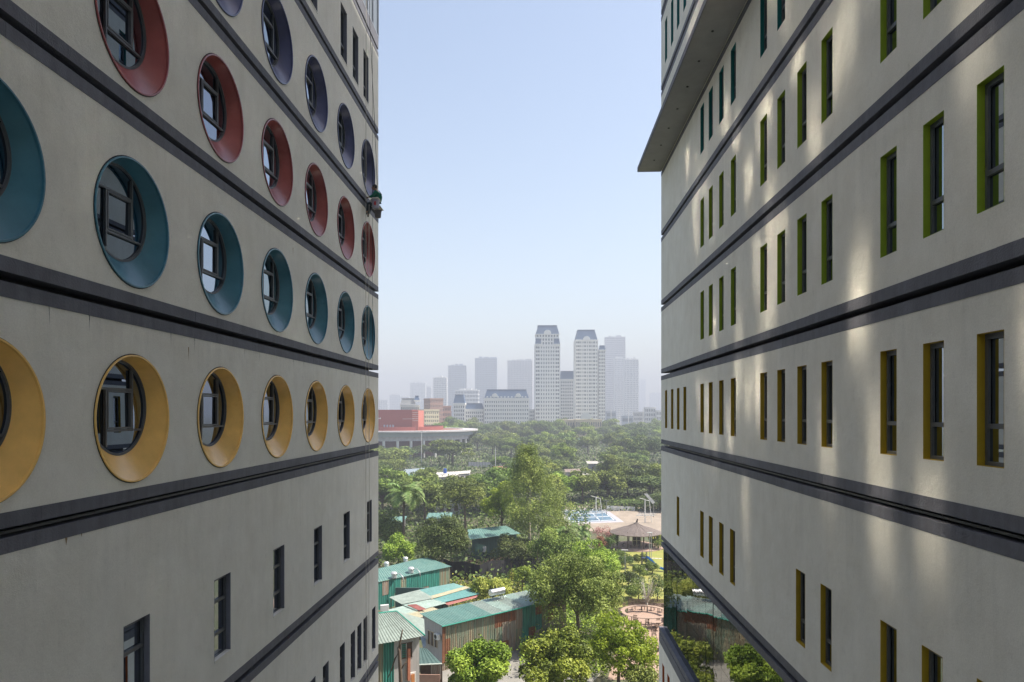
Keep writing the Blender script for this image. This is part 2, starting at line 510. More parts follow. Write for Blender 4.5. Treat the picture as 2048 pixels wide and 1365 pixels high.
# slim control joint close to the free corner, and the steel ledge under the glazing
j = MB()
for a, b in zip(SL[3:-1], SL[4:]): j.box(END_L-1.16, END_L-1.145, -.008, .01, Z(a)+.08, Z(b)-.08)
j.build('control_joint', SLOT, LB)
lg = MB(); lg.box(BACK, END_L+.006, -.006, .3, Z(SL[-1])+.07, Z(SL[-1])+.62); lg.build('ledge_band', BAND, LB)
# curtain wall above
GLZ = glass('curtain_wall_glass', (.34, .325, .285), .075, 1.5)
GLZ.node_tree.nodes['Principled BSDF'].inputs['Metallic'].default_value = 1
SPN = mat('matte_break_paint', (.16, .19, .23), .5, .06)  # matte panels added to break the reflected sun into patches
TOPL = 46.0  # glass carried up out of view to reflect sun across the alley
zc0 = Z(SL[-1])+.64
PW, PH = 1.0, 3.3
k = 0
VH = 1.6
gp = MB(); gp.quad((-PW/2+.08, 0, 0), (PW/2-.08, 0, 0), (PW/2-.08, 0, VH-.03), (-PW/2+.08, 0, VH-.03))
gme = gp.mesh('glass_panel', GLZ)
gp = MB(); gp.quad((-PW/2+.03, 0, 0), (PW/2-.03, 0, 0), (PW/2-.03, 0, PH-VH-.03), (-PW/2+.03, 0, PH-VH-.03))
sme = gp.mesh('matte_break_panel', SPN)
nrow = int((TOPL - SL[-1]) // PH)
ncol = int((END_L - 0) // PW) + 6
rp_ = random.Random(12)
for i in range(ncol):
    for jn in range(nrow):
        # pane tilts invented to throw sun patches on the right wall; some panes ajar
        deflect = rp_.random() < .40
        for me_, zz_ in ((gme, PH-VH), (sme, .03)):
            o = bpy.data.objects.new(me_.name, me_); COL.objects.link(o); o.parent = LB
            o.location = (END_L - PW*(i+.5), .05, zc0 + PH*jn + zz_)
            if me_ is gme: o.rotation_euler = (R(rp_.gauss(0, 1.8) - (9 if deflect else 0)), 0, R(rp_.gauss(0, 2.6)))
ml = MB()
for i in range(ncol+1): ml.box(END_L-PW*i-.025, END_L-PW*i+.025, -.02, .08, zc0, zc0+PH*nrow)
for jn in range(nrow+1): ml.box(END_L-PW*ncol, END_L, -.012, .075, zc0+PH*jn-.025, zc0+PH*jn+.025)
ml.build('mullion_grid', mat('pale_mullion', (.35, .36, .38), .4, .05, metal=.4), LB)
g = MB(); g.box(BACK+.5, END_L-.02, .28, 15, Z(SL[-1])+.4, zc0+PH*nrow); g.build('glazing_backing', mat('blind_grey', (.25, .28, .31), .6, .1), LB)

# ------------------------------------------------------------------ right block: slit windows
RB = thing('office_block', 'tall grey plastered block on the right with tall slit windows and a projecting canopy', 'building', (XR, 0, 0), R(-90))
SR = [-6.58, -1.64, 1.98, 5.52, 9.11, 12.5, 16.6, 20.5, 24.2, 28.2, 31.8, 35.2]
cr = [[yr(z) for z in g_] for g_ in ((.9, 2.35, 3.8, 5.2), (8.3, 9.75, 11.16, 12.6), (15.3, 16.76, 18.2, 19.63), (22.7, 24.2, 25.7, 27.05), (30.3, 31.75, 33.2, 34.8))]
c4 = sum(cr[:4], [])
c5 = sum(cr, [])
low = [yr(z) for z in (31.8, 27.1, 25.7, 24.2, 22.8, 16.85, 15.35, 12.6, 11.2, 9.75, 5.0, 3.5)]
def R_rect(ys, a, b, w=.61): return [dict(t='r', u=-y, w=w, z0=Z(a), z1=Z(b)) for y in ys]
rowsR = [('yellow', low, -5.57, -3.80), ('yellow', c5, -.75, 1.13), ('green', c4, 2.85, 4.70), ('green', c4, 6.43, 8.28), ('teal', c4, 10.08, 11.88), ('teal', c5, 13.5, 15.4), ('teal', c5, 17.5, 19.6), ('teal', c5, 21.4, 23.2), ('teal', c5, 25.1, 27.0), ('teal', c5, 29.1, 30.8), ('teal', c5, 32.7, 34.3)]
base_ys = [yr(z) for z in (35.0, 33.6, 30, 28.5)]
facade(RB, -END_R, -BACK, SR, [
  (Z(SR[i]), Z(SR[i+1]), R_rect(rowsR[i][1], rowsR[i][2], rowsR[i][3], .59), True, i != 5) for i in range(11)], mirror=-1)
g = MB(); g.box(-END_R-.1, -BACK, -.10, .3, Z(-11.05), Z(-11.30)); g.build('parapet_cap', BAND, RB)
g = MB(); g.box(-END_R-.1, -BACK, -.10, .3, Z(-11.36), Z(-11.80)); g.build('band', BAND, RB)
g = MB(); g.box(-END_R-.09, -BACK, -.06, .3, Z(-11.32), Z(-11.36)); g.build('groove_rail', SLOT, RB)
mb = wall_strip(-END_R-.1, -BACK, .1, Z(-11.80), R_rect(base_ys, -15.0, -12.6, .59)); slab_edges(mb, -END_R-.1, -BACK, .1, Z(-11.8))
for i in range(len(mb.v)): mb.v[i] = (mb.v[i][0], mb.v[i][1]-.10, mb.v[i][2])
mb.build('base_wall', PLASTER, RB)
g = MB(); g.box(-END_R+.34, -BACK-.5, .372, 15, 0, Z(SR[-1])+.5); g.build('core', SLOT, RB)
for h in SR[1:2]:
    r_ = MB(); r_.box(-END_R+.42, -BACK, .10, .14, Z(h)-.03, Z(h)+.01)
    u = 4.3
    while u < END_R-1:
        r_.box(-u-.012, -u, .095, .1, Z(h)-.03, Z(h)+.04); u += 1.17
    r_.build('groove_rail', STEEL, RB)
tmpl = {}
for ci, (c, ys, a, b) in enumerate(rowsR):
    for y in ys:
        key = (c, round(b-a, 2))
        if key not in tmpl:
            tmpl[key] = slit_window(c, .59, b-a, RB, transoms=(.30,), depth=.11)
            tmpl[key]['label'] = 'slit window with %s reveal' % {'yellow': 'mustard'}.get(c, c)
            tmpl[key].location = (-y, 0, Z(a))
        else: copy_part(tmpl[key], RB, (-y, 0, Z(a)))
t_ = slit_window('orange', .59, 2.4, RB, transoms=(.3,), depth=.11); t_.location = (-base_ys[0], -.1, Z(-15.0)); t_['label'] = 'slit window with orange reveal'
for y in base_ys[1:]: copy_part(t_, RB, (-y, -.1, Z(-15.0)))
# recessed curtain wall between the podium parapet and the lowest band
b = MB(); b.box(-END_R-.006, -BACK, -.006, .3, Z(SR[0])-.29, Z(SR[0])-.07); b.build('band', BAND, RB)
CW = glass('mirror_glass', (.015, .02, .018), .01, 2.6, wave=.0016, wscale=2.2)
gw, gz0, gz1 = 1.15, Z(-11.05), Z(SR[0])-.29
hh = (gz1-gz0)/2
gp = MB(); gp.quad((-gw/2+.008, 0, .006), (gw/2-.008, 0, .006), (gw/2-.008, 0, hh-.006), (-gw/2+.008, 0, hh-.006))
gme = gp.mesh('glass_panel', CW)
for i in range(34):
    for jn in range(2):
        o = bpy.data.objects.new('glass_panel', gme); COL.objects.link(o); o.parent = RB
        o.location = (-END_R+.08+gw*(i+.5), .10, gz0+hh*jn)
        o.rotation_euler = (R(random.gauss(0, .18)), 0, R(random.gauss(0, .25)))
# canopy: slab with fascia, recessed downlights
cn = MB(); cn.box(-END_R, -BACK, -1.2, -.008, Z(12.50), Z(12.64)); CN = cn.build('canopy', mat('canopy_soffit', (.26, .26, .265), .85, .08, 1.5, .2), RB)
fa = MB(); fa.box(-END_R-.01, -BACK, -1.225, -1.2, Z(12.47), Z(12.70)); fa.box(-END_R-.01, -END_R, -1.2, -.008, Z(12.47), Z(12.70)); fa.build('fascia', BAND, CN)
dl = MB(); dl.tube([(0, 0, -.02), (0, 0, .0)], .045, 12)
dme = dl.mesh('downlight', SLOT)
for i in range(26):
    o = bpy.data.objects.new('downlight', dme); COL.objects.link(o); o.parent = CN
    o.location = (-END_R+1.6+i*1.95, -.62, Z(12.50))
# roof slabs
for B_, e, tz in ((LB, (BACK, END_L), zc0+PH*nrow), (RB, (-END_R, -BACK), Z(SR[-1])+.3)):
    r_ = MB(); r_.box(e[0], e[1], -.05, 15.2, tz+.21, tz+(1.5 if B_ is RB else .6)); r_.build('roof', BAND, B_)  # right roof set high, out of view, to keep sun off the left wall

# rust drips and filled fixing holes in the plaster of the left block
for u, h, w_, l_ in ((yl(11.05), -1.93, .035, .16), (yl(11.42), -1.95, .02, .07), (yl(14.9), 1.40, .02, .3), (yl(21.2), 5.0, .02, .25)):
    m_ = MB(); m_.add([(u-w_, -.003, Z(h)), (u+w_, -.003, Z(h)), (u+w_*.7, -.003, Z(h)-l_*.5), (u, -.003, Z(h)-l_), (u-w_*.5, -.003, Z(h)-l_*.45)], [(0, 1, 2, 3, 4)])
    m_.build('rust_stain', mat('rust_drip', (.30, .22, .12), .9, .3, 12), LB)
# ------------------------------------------------------------------ foliage
def leafmat(name, dark, mid, light, trans=.12, spec=.25, rough=.55):
    m, N, L, P = newmat(name)
    at = N.new('ShaderNodeAttribute'); at.attribute_name = 'tone'
    tc = N.new('ShaderNodeTexCoord'); nz = N.new('ShaderNodeTexNoise'); nz.inputs['Scale'].default_value = .55; nz.inputs['Detail'].default_value = 3
    L.new(tc.outputs['Object'], nz.inputs['Vector'])
    ad = N.new('ShaderNodeMath'); ad.operation = 'MULTIPLY_ADD'; ad.inputs[1].default_value = .9
    L.new(nz.outputs[0], ad.inputs[0]); L.new(at.outputs['Fac'], ad.inputs[2])
    s = N.new('ShaderNodeMath'); s.operation = 'SUBTRACT'; s.inputs[1].default_value = .45; L.new(ad.outputs[0], s.inputs[0])
    cr = N.new('ShaderNodeValToRGB'); cr.color_ramp.elements[0].color = (*dark, 1); cr.color_ramp.elements[1].color = (*light, 1)
    e = cr.color_ramp.elements.new(.5); e.color = (*mid, 1)
    cr.color_ramp.elements[0].position = .05; cr.color_ramp.elements[-1].position = .95
    L.new(s.outputs[0], cr.inputs[0])
    oi = N.new('ShaderNodeObjectInfo'); hv = N.new('ShaderNodeHueSaturation')
    mr = N.new('ShaderNodeMapRange'); mr.inputs['To Min'].default_value = .8; mr.inputs['To Max'].default_value = 1.22
    mh = N.new('ShaderNodeMapRange'); mh.inputs['To Min'].default_value = .485; mh.inputs['To Max'].default_value = .515
    L.new(oi.outputs['Random'], mr.inputs[0]); L.new(mr.outputs[0], hv.inputs['Value']); L.new(oi.outputs['Random'], mh.inputs[0]); L.new(mh.outputs[0], hv.inputs['Hue'])
    L.new(cr.outputs[0], hv.inputs['Color']); L.new(hv.outputs[0], P.inputs['Base Color'])
    P.inputs['Roughness'].default_value = rough; P.inputs['Specular IOR Level'].default_value = spec
    tr = N.new('ShaderNodeBsdfTranslucent'); L.new(hv.outputs[0], tr.inputs[0])
    mx = N.new('ShaderNodeMixShader'); mx.inputs[0].default_value = trans
    L.new(P.outputs[0], mx.inputs[1]); L.new(tr.outputs[0], mx.inputs[2]); L.new(mx.outputs[0], N['Material Output'].inputs[0])
    return m
LEAF = {
 'fresh': leafmat('fresh_leaves', (0.078, 0.126, 0.011), (0.187, 0.269, 0.027), (0.375, 0.461, 0.062)),
 'lime': leafmat('lime_leaves', (0.125, 0.186, 0.009), (0.250, 0.340, 0.024), (0.417, 0.494, 0.057), .35),
 'olive': leafmat('olive_leaves', (0.067, 0.099, 0.015), (0.167, 0.220, 0.038), (0.312, 0.373, 0.085)),
 'dark': leafmat('dark_leaves', (0.031, 0.055, 0.011), (0.083, 0.126, 0.027), (0.177, 0.230, 0.057)),
 'mid': leafmat('mid_leaves', (0.047, 0.082, 0.013), (0.130, 0.186, 0.030), (0.271, 0.340, 0.067)),
 'gum': leafmat('gum_leaves', (0.083, 0.110, 0.017), (0.187, 0.220, 0.043), (0.334, 0.363, 0.085)),
 'yellow': leafmat('yellowing_leaves', (0.136, 0.165, 0.019), (0.291, 0.308, 0.048), (0.438, 0.417, 0.095)),
 'palm': leafmat('palm_fronds', (0.053, 0.099, 0.019), (0.125, 0.198, 0.048), (0.250, 0.308, 0.114)),
}
BARK = mat('brown_bark', (.12, .09, .065), .9, .3, 4, .5, 12)
PALEBARK = mat('pale_bark', (.42, .38, .32), .8, .3, 2, .4, 9)

def quads_mesh(name, P, tone, m):
    """P: (n,4,3) array of quads"""
    n = len(P)
    me = bpy.data.meshes.new(name)
    me.vertices.add(4*n); me.vertices.foreach_set('co', P.reshape(-1).astype(np.float32))
    me.loops.add(4*n); me.loops.foreach_set('vertex_index', np.arange(4*n, dtype=np.int32))
    me.polygons.add(n); me.polygons.foreach_set('loop_start', np.arange(0, 4*n, 4, dtype=np.int32))
    me.polygons.foreach_set('loop_total', np.full(n, 4, dtype=np.int32))
    a = me.attributes.new('tone', 'FLOAT', 'POINT'); a.data.foreach_set('value', np.repeat(tone, 4).astype(np.float32))
    me.materials.append(m); me.update(calc_edges=True)
    return me
def unit(v): return v/np.maximum(np.linalg.norm(v, axis=-1, keepdims=True), 1e-9)
def leaves(C, Nn, size, rg, asp=.5, spread=.7):
    """a bent-free leaf quad at every centre, turned about its normal"""
    n = len(C)
    nr = unit(Nn + rg.normal(0, spread, (n, 3)))
    t = unit(np.cross(nr, rg.normal(0, 1, (n, 3)))); b = np.cross(nr, t)
    s = (size*rg.uniform(.6, 1.35, n))[:, None]
    return np.stack([C - t*s*.5, C + b*s*asp*.5, C + t*s*.5, C - b*s*asp*.5], 1)
def crown_mesh(name, m, rx, rz, lobes, nl, size, seed, flat=1.0, core=.25, lobe_r=.36, hang=0.0, asp=.5, shape=None):
    rg = np.random.default_rng(seed)
    d = unit(rg.normal(0, 1, (lobes, 3))); d[:, 2] = np.where(d[:, 2] < -.35, -d[:, 2]*.5, d[:, 2])
    rad = rg.uniform(core, .78, lobes)**.6
    LC = d*rad[:, None]*np.array([rx, rx, rz])
    if shape is not None: LC = shape(LC, rg, lobes)
    LR = lobe_r*rx*rg.uniform(.6, 1.2, lobes)
    w = LR**2; pick = rg.choice(lobes, nl, p=w/w.sum())
    dd = unit(rg.normal(0, 1, (nl, 3))); dd[:, 2] = np.where(rg.random(nl) < .6, np.abs(dd[:, 2]), dd[:, 2])
    rr = rg.uniform(.5, 1.06, nl)**.5
    C = LC[pick] + dd*(LR[pick]*rr)[:, None]*np.array([1, 1, flat])
    C += rg.normal(0, .05*rx, (nl, 3))*(rg.random(nl) < .25)[:, None]
    Nn = dd*.8 + np.array([0, 0, .55])
    if hang: C[:, 2] -= hang*rg.random(nl)**2*rx*.3
    tone = np.clip(rg.normal(.5, .2, nl) + rg.normal(0, .17, lobes)[pick], 0, 1)
    return quads_mesh(name, leaves(C, Nn, size, rg, asp), tone, m), LC
def limbs(h0, LC, r0, seed, base=0.0, lean=(0, 0), nmax=9, n=7):
    """tapered trunk with limbs that reach into the clumps; crown centre at height h0"""
    rg = random.Random(seed); mb = MB()
    fork = base + (h0-base)*.62
    p = [(0, 0, base), (lean[0]*.3+rg.uniform(-.1, .1), lean[1]*.3, base+(fork-base)*.5), (lean[0]*.7, lean[1]*.7, fork), (lean[0], lean[1], h0)]
    mb.tube(p, [r0*1.25, r0, r0*.8, r0*.4], n)
    idx = list(range(len(LC))); rg.shuffle(idx)
    for i in idx[:nmax]:
        q = Vector(LC[i]) + Vector((0, 0, h0)); s = Vector(p[2]) + (Vector(p[3])-Vector(p[2]))*rg.uniform(0, .7)
        mid = s.lerp(q, .5) + Vector((rg.uniform(-.3, .3), rg.uniform(-.3, .3), rg.uniform(-.1, .5)))
        mb.tube([s, mid, q], [r0*.42, r0*.26, r0*.08], 5)
    return mb
TREES = {}
def tree(name, label, x, y, h, rx, rz=None, kind='mid', nl=9000, size=.28, lobes=26, seed=1, trunk=BARK, r0=None, group=None, z=0.0, **kw):
    rz = rz or rx*.8
    hc = h - rz*.93
    t = thing(name, label, 'tree' if name != 'shrub' else 'shrub', (x, y, z), 0, group)
    me, LC = crown_mesh('crown', LEAF[kind], rx, rz, lobes, nl, size, seed, **kw)
    c = bpy.data.objects.new('crown', me); COL.objects.link(c); c.parent = t; c.location = (0, 0, hc)
    tr = limbs(hc, LC, r0 or .05*h**.9*.55, seed).build('trunk', trunk, t, smooth=True)
    return t
def retree(src, label, x, y, h, width=None, rot=0.0, group=None):
    """another individual of a tree already grown"""
    s = h/src['h']; w = (width/src['w']) if width else s
    r = copy_thing(src, (x, y, 0), rot, label, (w, w, s))
    if group: r['group'] = group
    return r
def frond_mesh(L, m, seed, droop=.9, n=26, lw=.07, ll=.75):
    rg = np.random.default_rng(seed)
    ts = np.linspace(.12, 1, n)
    def pos(t): return np.stack([L*t*np.cos(droop*t*.8)*.95, 0*t, L*(.42*t-.75*droop*t*t)], -1)
    P = pos(ts); T = unit(pos(ts+.01)-P); q = []; tone = []
    for s in (-1, 1):
        for k in range(n):
            l = ll*math.sin(math.pi*(.12+.86*ts[k]))**.6
            side = np.array([.35*T[k][0], s, .0]); side = side/np.linalg.norm(side)
            tip = P[k] + side*l*.9 + np.array([.12, 0, -l*(.25+.5*rg.random())])
            w = T[k]*lw
            midp = (P[k]+tip)/2 + np.array([0, 0, .06])
            q.append([P[k]-w*.5, P[k]+w*.5, midp+w*.6, midp-w*.6]); tone.append(rg.uniform(.2, .7))
            q.append([midp-w*.6, midp+w*.6, tip+w*.1, tip-w*.1]); tone.append(rg.uniform(.4, 1))
    R0 = pos(np.linspace(0, 1, 9))
    for i in range(8):
        a, b = R0[i], R0[i+1]; w = np.array([0, .035*(1-i/9), 0]); u = np.array([0, 0, .03*(1-i/9)])
        q.append([a-w, b-w, b+w, a+w]); tone.append(.8); q.append([a-u, b-u, b+u, a+u]); tone.append(.8)
    return quads_mesh('frond', np.array(q), np.array(tone), m)
def palm(label, x, y, h, L, nf=16, seed=1, r=.16, group=None, kind='palm', stems=1, trunk=None):
    rg = random.Random(seed)
    t = thing('palm_tree', label, 'palm tree', (x, y, 0), rg.uniform(0, 6), group)
    fm = [frond_mesh(L, LEAF[kind], seed+i, .75+.3*i, n=22 if L > 2 else 12, lw=.03*L+.02, ll=.24*L) for i in range(2)]
    for s in range(stems):
        ox, oy = (0, 0) if stems == 1 else (rg.uniform(-.7, .7), rg.uniform(-.7, .7))
        hh = h*rg.uniform(.75, 1) if stems > 1 else h
        mb = MB(); mb.tube([(ox*.4, oy*.4, 0), (ox*.7, oy*.7+.1, hh*.5), (ox, oy, hh)], [r*1.2, r, r*.85], 8)
        for k in range(int(hh/.35)): mb.tube([(ox*(.4+.6*k*.35/hh), oy*(.4+.6*k*.35/hh), k*.35), (ox*(.4+.6*k*.35/hh), oy*(.4+.6*k*.35/hh), k*.35+.05)], r*1.16, 8)
        mb.build('trunk', trunk or BARK, t, smooth=True)
        for i in range(nf):
            o = bpy.data.objects.new('frond', fm[i % 2]); COL.objects.link(o); o.parent = t
            o.location = (ox, oy, hh-.05)
            o.rotation_euler = (0, R(rg.uniform(-38, 22)), 2*math.pi*i/nf + rg.uniform(-.2, .2))
            k = rg.uniform(.85, 1.1); o.scale = (k, k, k)
    return t
# ------------------------------------------------------------------ ground
def gp(px, py, h=0.0): return g2(px, gd(py, h))
g = MB(); g.quad((-1880, -100, 0), (1880, -100, 0), (1880, 4480, 0), (-1880, 4480, 0))
structure(g.build('ground', mat('earth_and_scrub', (.13, .11, .07), .95, .2, .12, .3, 3, col2=(.06, .085, .03))))
def sheet(name, pts, m, z):
    mb = MB(); P = [gp(*p) for p in pts]
    mb.add([(x, y, z) for x, y in P], [tuple(range(len(P)))])
    return structure(mb.build(name, m))
CONC = mat('worn_concrete', (.24, .23, .205), .9, .15, .8, .3, 14)
sheet('yard', [(840, 1420), (1130, 1420), (1200, 1350), (1120, 1270), (990, 1300), (845, 1345)], CONC, .012)
sheet('lawn', [(1180, 1215), (1360, 1215), (1380, 1098), (1190, 1098)], mat('lawn_grass', (.20, .24, .045), .95, .1, .35, .4, 30, col2=(.30, .27, .07)), .01)
sheet('patio', [(1215, 1360), (1400, 1360), (1400, 1207), (1258, 1207), (1245, 1260)], mat('terracotta_paving', (.33, .24, .185), .85, .2, 1.1, .4, 25, col2=(.36, .24, .18)), .018)
sheet('dusty_court_apron', [(1130, 1062), (1400, 1066), (1400, 1016), (1260, 1012), (1130, 1012)], mat('pale_dust', (.29, .24, .19), .95, .2, .3), .008)
sheet('dirt_path', [(930, 1142), (1040, 1142), (1040, 1108), (930, 1108)], mat('red_dirt', (.30, .18, .11), .95, .2, .8), .012)
# alley between the two blocks
g = MB(); g.quad((-7.4, -20, .02), (6.2, -20, .02), (6.2, 44, .02), (-7.4, 44, .02)); structure(g.build('alley_paving', mat('alley_bounce_paving', (.55, .54, .50), .9, .12)))  # unseen; its paleness is added to bounce light onto the walls

# ------------------------------------------------------------------ court with markings and floodlight masts
def gquad(mb, P, z, mi=0): mb.add([(x, y, z) for x, y in P], [(0, 1, 2, 3)], mi)
ct = thing('sports_court', 'blue painted games court with white lines beyond the thatched gazebo', 'sports court', (*gp(1190, 1031), 0))
def loc(o, x, y): return (x-o.location[0], y-o.location[1])
c0, c1, c2, c3 = [loc(ct, *gp(*p)) for p in ((1140, 1046), (1233, 1042), (1203, 1019), (1128, 1022))]
def bil(u, v):
    a = [c0[i]+(c1[i]-c0[i])*u for i in (0, 1)]; b = [c3[i]+(c2[i]-c3[i])*u for i in (0, 1)]
    return (a[0]+(b[0]-a[0])*v, a[1]+(b[1]-a[1])*v)
mb = MB(); gquad(mb, [bil(-.08, -.12), bil(1.12, -.12), bil(1.12, 1.12), bil(-.08, 1.12)], .02); mb.build('surround', mat('court_grey', (.38, .36, .38), .8, .06), ct)
mb = MB(); gquad(mb, [bil(0, 0), bil(1, 0), bil(1, 1), bil(0, 1)], .03); mb.build('playing_surface', mat('court_blue', (.10, .17, .24), .6, .12, .5), ct)
mb = MB()
for k in range(4):
    for (a, b, c, d) in ((.02, .98, .04+.3*k, .065+.3*k), (.02+.315*k, .035+.315*k, .04, .965)): gquad(mb, [bil(a, c), bil(b, c), bil(b, d), bil(a, d)], .04)
mb.build('line', mat('court_white', (.75, .76, .76), .7, .05), ct)

# ------------------------------------------------------------------ corrugated sheds
def cm(name, c, rough=.6, var=.16, c2=None):
    if 'wall' in name: return mat(name, c, rough, var+.1, 1.3, col2=c2, streak=.35, stretch=(4, 4, .22), island=.12)
    return mat(name, c, rough, var, 1.1, col2=c2, streak=.2, island=.06)
TEALR = cm('teal_roof_sheet', (.14, .25, .22), c2=(.09, .20, .18)); GREYR = cm('grey_green_roof_sheet', (.22, .27, .24)); TEAL2 = cm('bright_teal_roof_sheet', (.09, .24, .23))
REDR = cm('faded_red_sheet', (.29, .10, .085)); CREAMR = cm('cream_roof_sheet', (.34, .31, .2)); BLUER = cm('blue_grey_sheet', (.22, .27, .3))
PGR = cm('pale_green_sheet', (.27, .36, .32)); DKR = cm('dark_green_felt', (.06, .11, .10))
WG = cm('green_wall_sheet', (.03, .20, .16)); WGF = cm('faded_green_wall_sheet', (.13, .25, .19), c2=(.30, .20, .12)); RUST = cm('rusty_wall_sheet', (.30, .10, .04), .9, .3, (.16, .09, .05))
GAL = cm('grey_wall_sheet', (.34, .33, .29), c2=(.26, .15, .09)); WALLW = mat('shed_render', (.40, .385, .375), .85, .06, 1, streak=.12)
TRIMG = cm('green_ridge_trim', (.01, .22, .16)); WOODD = mat('dark_timber', (.09, .06, .04), .9, .2)
def corr(P0, P1, P2, P3, pitch=.25, dep=.045):
    """corrugated sheet P0-P1 lower edge, P3-P2 upper edge; ribs run from the lower to the upper edge"""
    P0, P1, P2, P3 = map(Vector, (P0, P1, P2, P3))
    nrm = (P1-P0).cross(P3-P0).normalized()
    n = max(2, int(round((P1-P0).length/pitch)))
    vs = []; fs = []
    for i in range(4*n+1):
        t = i/(4*n); o = nrm*(dep*(0, 1, 1, 0)[i % 4] if i < 4*n else 0)
        vs += [tuple(P0.lerp(P1, t)+o), tuple(P3.lerp(P2, t)+o)]
        if i: fs.append((2*i-2, 2*i, 2*i+1, 2*i-1))
    return MB().add(vs, fs)
def lp(t, p): return (p[0]-t.location[0], p[1]-t.location[1], p[2])
def W(px, py, h): x, y = gp(px, py, h); return (x, y, h)
def roof_sheets(t, A, B, C_, D_, mats_, name='roof_sheet', pitch=.25, over=0.0):
    """splits the roof quad into sheets side by side"""
    A, B, C_, D_ = [Vector(lp(t, p)) for p in (A, B, C_, D_)]
    k = len(mats_)
    for i, m in enumerate(mats_):
        a, b = i/k, (i+1)/k
        lift = Vector((0, 0, .012*(i % 2)))
        corr(A.lerp(B, a)+lift, A.lerp(B, b)+lift, D_.lerp(C_, b)+lift, D_.lerp(C_, a)+lift, pitch).build(name, m, t)
def wall_sheets(t, A, B, z0, z1a, z1b, mats_, name='wall_sheet', rows=None, pitch=.22, seed=1):
    rg = random.Random(seed); A, B = Vector(lp(t, A)), Vector(lp(t, B)); k = len(mats_)
    for i, m in enumerate(mats_):
        a, b = i/k, (i+1)/k
        p, q = A.lerp(B, a), A.lerp(B, b); za, zb = z1a+(z1b-z1a)*a, z1a+(z1b-z1a)*b
        m = m if isinstance(m, tuple) else (m,)
        zs = [z0] + [z0 + (za-z0)*(j/len(m) + rg.uniform(-.06, .06)) for j in range(1, len(m))]
        for j, mm in enumerate(m):
            lo = zs[j]; hi_a = zs[j+1]+.05 if j+1 < len(m) else za; hi_b = zs[j+1]+.05 if j+1 < len(m) else zb
            nrm = Vector((-(q-p).y, (q-p).x, 0)).normalized()*(-.03*(j % 2)-.012*(i % 2))
            corr((p.x+nrm.x, p.y+nrm.y, lo), (q.x+nrm.x, q.y+nrm.y, lo), (q.x+nrm.x, q.y+nrm.y, hi_b), (p.x+nrm.x, p.y+nrm.y, hi_a), pitch, -.035).build(name, mm, t)
def plane_wall(t, A, B, z0, za, zb, m, name='wall', th=.12):
    A, B = Vector(lp(t, A)), Vector(lp(t, B)); n = Vector((-(B-A).y, (B-A).x, 0)).normalized()*th
    vs = []
    for p, z in ((A, za), (B, zb)):
        for o in (Vector((0, 0, 0)), n): vs += [(p.x+o.x, p.y+o.y, z0), (p.x+o.x, p.y+o.y, z)]
    mb = MB().add(vs, [(0, 4, 5, 1), (2, 3, 7, 6), (0, 1, 3, 2), (4, 6, 7, 5), (1, 5, 7, 3), (0, 2, 6, 4)])
    return mb.build(name, m, t)
def ac_unit(label, p, rot, s=1.0):
    t = thing('air_conditioner', label, 'air conditioner', p, rot)
    mb = MB(); mb.box(-.42*s, .42*s, -.17*s, .17*s, 0, .6*s); mb.build('casing', mat('off_white_casing', (.62, .62, .6), .5, .06), t, bevel=.02)
    mb = MB()
    for k in range(3): mb.tube([(-.1*s, -.172*s-.004*k, .3*s), (-.1*s, -.176*s-.004*k, .3*s)], (.24-.07*k)*s, 16, mi=k % 2)
    mb.build('fan_grille', [SLOT, STEEL], t)
    mb = MB(); mb.box(-.35*s, -.3*s, -.15*s, .2*s, -.05*s, 0); mb.box(.3*s, .35*s, -.15*s, .2*s, -.05*s, 0); mb.build('bracket', STEEL, t)
    return t
def tank(label, p, r=.38, h=.7, pipe=True):
    t = thing('roof_ventilator', label, 'roof ventilator', p)
    mb = MB(); mb.tube([(0, 0, 0), (0, 0, h*.75), (0, 0, h*.76), (0, 0, h)], [r*.8, r*.8, r, r*.7], 14); mb.build('drum', mat('zinc', (.55, .56, .56), .4, .1, metal=.4), t, smooth=False)
    if pipe:
        mb = MB(); mb.tube([(r*.5, -.1, h*.6), (r*1.8, -.2, h*.8), (r*2.8, -.5, h*.3), (r*3, -.6, -.4)], .05, 6); mb.build('pipe', mat('zinc', ()), t, smooth=True)
    return t

# big shed with the rusty patchwork front
FL0, FR0 = W(885, 1343, 0), W(1132, 1272.6, 0)
d = Vector((FR0[0]-FL0[0], FR0[1]-FL0[1], 0)); ul = d.normalized(); nb = Vector((-ul.y, ul.x, 0))
shed = thing('corrugated_shed', 'long shed with patchwork of rusty and green corrugated sheets and pale teal roof', 'shed', FL0)
SH = 4.45; DP = 3.5
def off(p, a, b, z=0): v = Vector(p) + ul*a + nb*b; return (v.x, v.y, z)
LEN = d.length
wall_sheets(shed, off(FL0, 0, 0), off(FL0, LEN, 0), 0, SH, SH, [(GAL, RUST, WGF), (GAL, WGF, WGF), (RUST, WGF, WGF), WGF, (GAL, WGF), WGF, WGF, (WGF, WGF, RUST), (RUST, GAL, RUST), (GAL, GAL, RUST), (WGF, GAL), (WG, WG), (RUST, WG), (GAL, WG, RUST), WGF, (GAL, RUST), WGF, GAL], seed=3)
plane_wall(shed, off(FL0, 0, DP), off(FL0, 0, .05), 0, SH+.25, SH, WALLW)
plane_wall(shed, off(FL0, LEN, 0), off(FL0, LEN, DP), 0, SH, SH+.25, WALLW)
plane_wall(shed, off(FL0, LEN, DP), off(FL0, 0, DP), 0, SH+.2, SH+.2, WALLW)
rs = [TEALR, TEALR, TEALR, TEALR, GREYR, PGR, GREYR, PGR, GREYR, PGR, GREYR]
